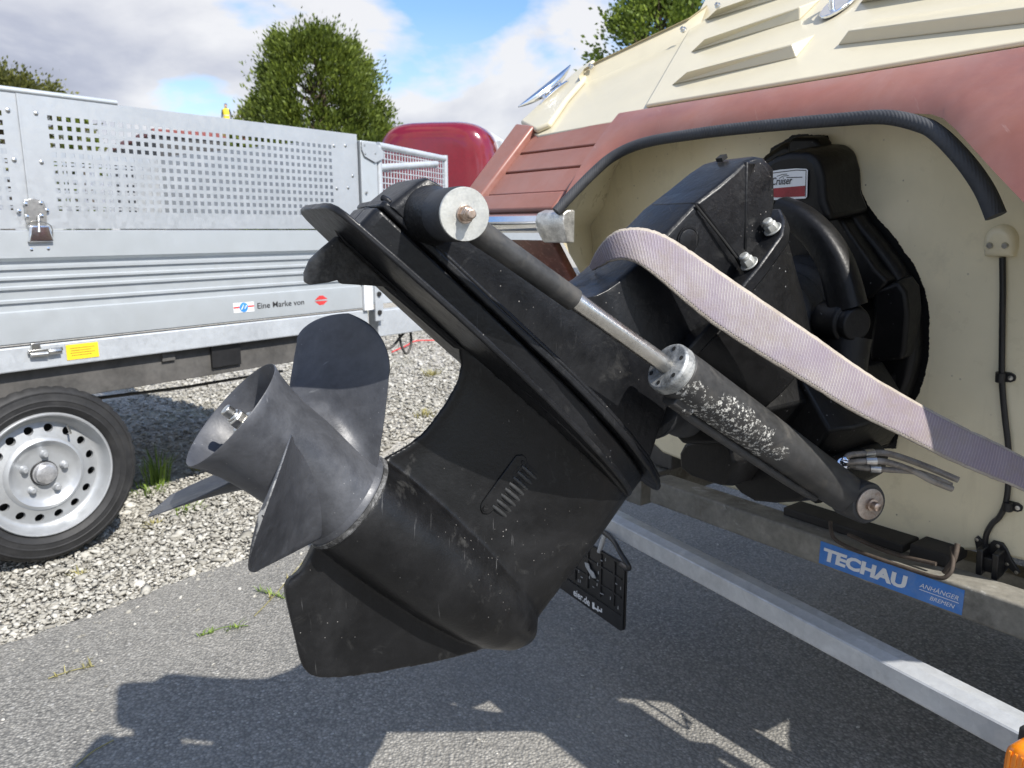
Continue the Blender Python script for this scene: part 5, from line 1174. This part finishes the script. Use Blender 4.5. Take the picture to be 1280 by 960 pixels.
rim = c.build('rim', 'rim_silver', tw, smooth=50)
# disc with sixteen round openings
c = MB(); NHs = 16; ri, ro_ = .110, .152; vs = []; fs = []
for i in range(NHs):
    a0, a1 = 2 * math.pi * i / NHs, 2 * math.pi * (i + 1) / NHs; b = len(vs); M_ = 16; am = (a0 + a1) / 2; rm = (ri + ro_) / 2
    for j in range(M_):
        t = 2 * math.pi * j / M_; ex, ey = math.cos(t), math.sin(t); k_ = 1 / max(abs(ex), abs(ey))
        rr_ = rm + ex * k_ * (ro_ - ri) / 2; aa = am + ey * k_ * (a1 - a0) / 2; vs.append(wl(-.041 + .012 * (ro_ - rr_) / (ro_ - ri), rr_, aa))
    for j in range(M_):
        t = 2 * math.pi * j / M_; rr_ = rm + .003 + math.cos(t) * .0125; aa = am + math.sin(t) * .0125 / rm; vs.append(wl(-.041 + .012 * (ro_ - rr_) / (ro_ - ri) , rr_, aa))
    for j in range(M_): vs.append(wl(-.048, rm + .003 + math.cos(2 * math.pi * j / M_) * .0125, am + math.sin(2 * math.pi * j / M_) * .0125 / rm))
    for j in range(M_): fs.append((b + j, b + (j + 1) % M_, b + M_ + (j + 1) % M_, b + M_ + j)); fs.append((b + M_ + j, b + M_ + (j + 1) % M_, b + 2 * M_ + (j + 1) % M_, b + 2 * M_ + j))
c.add(vs, fs)
c.rings([[wl(t, r, 2 * math.pi * i / 64) for i in range(64)] for t, r in ((-.029, .110), (-.022, .104), (-.020, .098), (-.026, .090), (-.034, .083), (-.036, .060), (-.036, .032))], cap=False)
dsk = c.build('wheel_disc', 'rim_silver', rim, smooth=45)
c = MB(); c.lathe(wo - wax * .065, wax, [(0, .150), (.001, .150)], 40); c.build('brake_drum', 'dark_hole', tw, smooth=0)
c = MB(); c.lathe(wo - wax * .036, wax, [(0, .034), (.010, .034), (.011, .031), (.0105, .030), (.020, .028), (.024, .022), (.0255, .0)][:-1], 36); c.build('hub_cap', 'hub_cap_grey', rim, smooth=35)
c = MB(); c.lathe(wo - wax * .036, wax, [(0, .0375), (.006, .0365), (.0065, .034)], 36); c.build('hub_ring', 'black_plastic', rim, smooth=35)
lg = None
for i in range(5):
    a = math.pi / 2 + 2 * math.pi * i / 5 - .1; q0 = wl(-.035, .0565, a)
    if lg is None: c = MB(); c.lathe(q0, wax, [(0, .0125), (.004, .0105), (.005, .0095), (.014, .0092), (.0175, .006), (.018, .0)][:-1], 12); lg = c.build('wheel_bolt', 'rim_silver', rim, smooth=40); l0_ = q0
    else: dup(lg, q0 - l0_, rim)
c = MB(); c.tube([wl(-.030, .150, 1.05), wl(-.012, .140, 1.02), wl(.0, .132, 1.0)], .0032, 8); c.build('tyre_valve', 'steel', rim, smooth=60)
# ================================================================== BEHIND
def gp_at(x, y, d):                           # ground position under a sight line at depth d
    v = at_depth(x, y, d); return np.array([v[0], v[1], 0])
# --- dark red rounded horse trailer
hc = gp_at(541, 286, 10.); hx = np.array([.985, -.17, 0]); hy = np.array([.17, .985, 0])
ht = thing('horse_trailer', 'glossy dark red rounded horse trailer with pale side behind the mesh ramp', 'trailer', hc)
def sup(w, h, ex, cx, cz, n=48): return [(cx + w * np.sign(math.cos(t)) * abs(math.cos(t)) ** (2 / ex), cz + h * np.sign(math.sin(t)) * abs(math.sin(t)) ** (2 / ex)) for t in np.linspace(0, 2 * math.pi, n + 1)[:-1]]
HW, HT, HB = .80, 2.32, .50
mb = MB(); rs = []
for d, k in ((.0, .55), (.01, .72), (.05, .86), (.12, .945), (.22, .985), (.36, 1.), (.5, 1.)):
    rs.append([hc + hx * a + Z * b + hy * d for a, b in sup(HW * k, (HT - HB) / 2 * (k * .6 + .4 if k < 1 else 1), 4.2, 0, (HT + HB) / 2)])
mb.rings(rs); mb.build('front_shell', 'caravan_red', ht, smooth=60)
mb = MB(); mb.rings([[hc + hx * a + Z * b + hy * d for a, b in sup(HW * .995, (HT - HB) / 2 * .99, 4.6, 0, (HT + HB) / 2)] for d in (.48, .9, 3.2, 3.25)])
body = mb.build('body_shell', 'caravan_pale', ht, smooth=60)
mb = MB()
mb.box(hc + hx * (HW + .004) + hy * .85 + Z * 1.75, hy * .22, Z * .22, hx * .008); mb.build('window', 'window_dark', body, smooth=0, bevel=.004)
for s in (-1, 1):
    mb = MB(); mb.lathe(hc + hx * (s * .62 - .09) + hy * 2. + Z * .33, hx, [(0, .2), (0, .32), (.03, .335), (.15, .335), (.18, .32), (.18, .2)], 32); mb.build('wheel', 'tyre_rubber', ht, smooth=40)
mb = MB(); mb.box(hc + hy * 1.7 + Z * .44, hx * .6, hy * 1.6, Z * .06); mb.build('chassis', 'dark_steel', ht, smooth=0)
mb = MB(); mb.cyl(hc + hy * .2 + Z * .46, hc - hy * 1.0 + Z * .46, .045, 10); mb.build('drawbar', 'zinc_frame', ht, smooth=60)
mb = MB(); mb.box(hc + hx * (HW - .02) + hy * .55 + Z * 1.35, hx * .03, hy * .02, Z * .75); mb.build('corner_trim', 'aluminium', body, smooth=0, bevel=.006)
# --- trees
def leaf_crown(parent, c, fn, n, size, m, up=.5, asp=.35, nm='crown'):
    """many small pointed leaf faces; fn() gives a point in the crown and its outward direction"""
    P = np.empty((n, 4, 3)); c = np.array(c)
    for i in range(n):
        o, d = fn(); d = np.array(d) + np.array([0, 0, up]) + rng.normal(size=3) * .45; d /= np.linalg.norm(d)
        s = np.cross(d, rng.normal(size=3)); s /= np.linalg.norm(s); L = size * rng.uniform(.55, 1.25)
        P[i, 0] = o; P[i, 1] = o + d * L * .5 + s * L * asp; P[i, 2] = o + d * L; P[i, 3] = o + d * L * .5 - s * L * asp
    me = bpy.data.meshes.new(nm); me.vertices.add(n * 4); me.vertices.foreach_set('co', (P.reshape(-1, 3)).ravel())
    me.loops.add(n * 4); me.loops.foreach_set('vertex_index', np.arange(n * 4, dtype=np.int32)); me.polygons.add(n)
    me.polygons.foreach_set('loop_start', np.arange(0, n * 4, 4, dtype=np.int32)); me.polygons.foreach_set('loop_total', np.full(n, 4, np.int32)); me.update(calc_edges=True)
    me.materials.append(MAT[m]); o = bpy.data.objects.new(nm, me); COL.objects.link(o); o.parent = parent; return o
def limb(mb, a, b, r0, r1, n=6, wob=.05):
    a, b = np.array(a), np.array(b); L = np.linalg.norm(b - a)
    mb.tube([a + (b - a) * i / n + rng.normal(size=3) * wob * L * (0 < i < n) for i in range(n + 1)], [r0 + (r1 - r0) * i / n for i in range(n + 1)], 8)
# conical thuja
tc0 = gp_at(402, 286, 13.5); thu = thing('thuja_tree', 'dense round-topped dark green conifer rising behind the silver trailer', 'tree', tc0)
mb = MB(); limb(mb, tc0, tc0 + Z * 3.9, .14, .03)
clumps = []
for i in range(520):
    z = .3 + 3.80 * rng.random() ** .85; f = (z - .2) / 4.2
    rmax = 1.34 * math.sqrt(max(0.01, 1 - max(0, (f - .30) / .70) ** 1.42)) * min(1, .75 + f * .8)
    a = rng.random() * 6.283; r = rmax * (1 - .55 * rng.random() ** 2.2) * (1 + .24 * mnoise.noise(Vector((math.cos(a) * 2.8, math.sin(a) * 2.8, z * 2.2)))) 
    clumps.append((np.array([r * math.cos(a), r * math.sin(a), z]), rng.uniform(.10, .30)))
    if i < 60: limb(mb, tc0 + Z * z * .8, tc0 + clumps[-1][0] * .9, .025, .006, 3)
mb.build('trunk', 'bark', thu, smooth=60)
def thf():
    c_, s = clumps[rng.integers(len(clumps))]; d = rng.normal(size=3); d[2] *= 1.25; o = c_ + d * s * .42
    out = np.array([o[0], o[1], 0]); out /= (np.linalg.norm(out) + 1e-6); return o, out * .8 + np.array([0, 0, .5])
leaf_crown(thu, tc0, thf, 90000, .085, 'thuja_leaf', .55, .17)
def airy_tree(nm, label, x, d, ztop, zlow, rad, n, size, m, seed_clumps=160):
    c0 = gp_at(x, 286, d); t = thing(nm, label, 'tree', c0); mb = MB(); limb(mb, c0, c0 + Z * (ztop * .8), .16 * rad / 2 + .05, .03)
    cl = []
    for i in range(seed_clumps):
        z = zlow + (ztop - zlow) * rng.random() ** .8; f = (z - zlow) / (ztop - zlow); rm = rad * math.sin(math.pi * min(.97, .22 + .75 * f)) ** .7
        a = rng.random() * 6.283; r = rm * math.sqrt(rng.random()); e = np.array([r * math.cos(a), r * math.sin(a), z]); cl.append(e)
        if i % 2 == 0: limb(mb, c0 + Z * max(zlow * .6, z * .72), c0 + e, .03, .006, 4)
    mb.build('trunk', 'bark', t, smooth=60)
    def fn():
        c_ = cl[rng.integers(len(cl))]; o = c_ + rng.normal(size=3) * rad * .085; dd = o - np.array([0, 0, (ztop + zlow) / 2]); return o, dd / (np.linalg.norm(dd) + 1e-6)
    leaf_crown(t, c0, fn, n, size, m, .2, .3)
airy_tree('birch_tree', 'light green leafy tree top showing behind the cream boat deck', 826, 16., 5.75, 2.6, 1.55, 20000, .10, 'birch_leaf')
airy_tree('garden_tree', 'loose olive green tree top at the far left above the silver trailer', 22, 17., 4.15, 2.2, 1.7, 15000, .10, 'bush_leaf', 120)
airy_tree('shrub', 'small pale twiggy shrub left of the conifer foot behind the trailer edge', 322, 16., 3.30, .8, .55, 5000, .07, 'bush_leaf', 60)
airy_tree('hedge_tree', 'dark bushy tree seen only through the left holes of the perforated panel', 108, 15., 3.2, .6, .45, 6000, .10, 'thuja_leaf', 60)
airy_tree('hedge_tree', 'dark green bushy tree standing directly right of the conifer behind the trailer', 448, 17., 2.75, .5, .9, 7000, .10, 'thuja_leaf', 70)
# --- flat workshop hall with a person on its roof
hd = 44.; h0 = gp_at(205, 286, hd); h1 = gp_at(470, 286, hd + 8); hv = (h1 - h0); hl = np.linalg.norm(hv); hv /= hl; hn = np.array([-hv[1], hv[0], 0])
ztop = .96 + (286 - 172) / F * hd * 1.0
hall = thing('workshop_hall', 'long dark flat roofed hall with a red roof edge behind the silver trailer', 'building', h0)
mb = MB(); mb.box(h0 + hv * hl / 2 + hn * 6 + Z * ztop / 2, hv * hl / 2, hn * 6, Z * (ztop / 2)); mb.build('wall', 'hall_wall', hall, smooth=0)
mb = MB(); mb.box(h0 + hv * hl / 2 + hn * 6 + Z * (ztop + .11), hv * (hl / 2 + .2), hn * 6.2, Z * .13); mb.build('roof_edge', 'hall_roof_edge', hall, smooth=0)
for i in range(4):
    mb = MB(); mb.box(h0 + hv * (2.2 + i * 3.1) + Z * 3.6 - hn * .02, hv * .9, Z * .7, hn * .04); mb.build('window', 'window_dark', hall, smooth=0)
# person in a yellow vest
pz = ztop + .24; pb = at_depth(284, 160, hd + 1.5); pb = np.array([pb[0], pb[1], pz])
zt2 = .96 + (286 - 137) / F * (hd + 1.5) - pz
per = thing('person', 'distant person in yellow high-visibility vest standing on the hall roof', 'person', pb)
def skin(nm, m, V, E_, rad, par, loc):
    me = bpy.data.meshes.new(nm); me.from_pydata([tuple(np.array(v)) for v in V], E_, []); o = bpy.data.objects.new(nm, me); COL.objects.link(o); o.parent = par
    me.materials.append(MAT[m]); x = o.modifiers.new('skin', 'SKIN'); x.use_smooth_shade = True
    for i, r in enumerate(rad): me.skin_vertices[0].data[i].radius = (r, r * (.75 if i in (0, 1, 2) else 1))
    me.skin_vertices[0].data[0].use_root = True
    y = o.modifiers.new('sub', 'SUBSURF'); y.levels = 1; y.render_levels = 2; return o
H_ = 1.75
V = [(0, 0, .92), (0, 0, 1.15), (0, 0, 1.40), (0, 0, 1.50), (0, -.01, 1.60), (0, -.01, 1.70), (-.09, 0, .88), (-.11, -.02, .48), (-.12, .02, .06), (-.13, -.12, .03), (.09, 0, .88), (.11, -.02, .48), (.12, .02, .06), (.13, -.12, .03), (-.19, 0, 1.40), (-.25, .02, 1.14), (-.24, -.10, .92), (-.24, -.14, .84), (.19, 0, 1.40), (.27, .02, 1.15), (.30, -.08, .93), (.31, -.12, .85)]
Ee = [(0, 1), (1, 2), (2, 3), (3, 4), (4, 5), (0, 6), (6, 7), (7, 8), (8, 9), (0, 10), (10, 11), (11, 12), (12, 13), (2, 14), (14, 15), (15, 16), (16, 17), (2, 18), (18, 19), (19, 20), (20, 21)]
rad = [.15, .145, .16, .055, .085, .075, .09, .062, .045, .04, .09, .062, .045, .04, .065, .048, .037, .035, .065, .048, .037, .035]
skin('body', 'cloth_navy', V, Ee, rad, per, pb)
mb = MB(); rs = [[pb + np.array([w * math.cos(t), dd * math.sin(t), z]) for t in np.linspace(0, 2 * math.pi, 20)[:-1]] for z, w, dd in ((.88, .185, .135), (1.1, .18, .135), (1.3, .205, .14), (1.44, .20, .12), (1.50, .09, .085))]
mb.rings(rs, cap=False); mb.build('vest', 'vest_yellow', per, smooth=60)
mb = MB(); mb.rings([[pb + np.array([.192 * math.cos(t), .142 * math.sin(t), z]) for t in np.linspace(0, 2 * math.pi, 20)[:-1]] for z in (1.06, 1.11)], cap=False); mb.build('vest_band', 'vest_band', per, smooth=60)
mb = MB(); hcn = pb + np.array([0, -.015, 1.635])
mb.rings([[hcn + np.array([.078 * k * math.cos(t), .095 * k * math.sin(t), z]) for t in np.linspace(0, 2 * math.pi, 18)[:-1]] for z, k in ((-.115, .5), (-.09, .78), (-.03, .97), (.03, 1.), (.08, .85), (.115, .45))])
mb.box(hcn + np.array([0, -.10, -.02]), (.010, 0, 0), (0, .014, 0), (0, 0, .02)); hd_ = mb.build('head', 'skin', per, smooth=60)
mb = MB(); mb.rings([[hcn + np.array([.086 * k * math.cos(t), .012 + .10 * k * math.sin(t), z]) for t in np.linspace(0, 2 * math.pi, 18)[:-1]] for z, k in ((.035, .98), (.075, 1.0), (.112, .72), (.13, .3))]); mb.build('hair', 'hair_dark', hd_, smooth=60)
mb = MB()
for s in (-1, 1): mb.lathe(hcn + np.array([s * .03, -.090, .005]), np.array([0, -1., 0]), [(0, .010), (.004, .007)], 8)
mb.build('eye', 'hair_dark', hd_, smooth=60)
# --- red cord on the far gravel
P = [U(x, y, np.array([0, 0, .0]), Z) for x, y in ((490, 440), (508, 432), (520, 426), (545, 425), (580, 420))]
mb = MB(); mb.tube(smooth_path(P, 5), .006, 6); tag(mb.build('red_cord', 'sticker_red', None, smooth=60, loc=P[0]), 'red cord lying on the gravel behind the mesh ramp', 'cord')
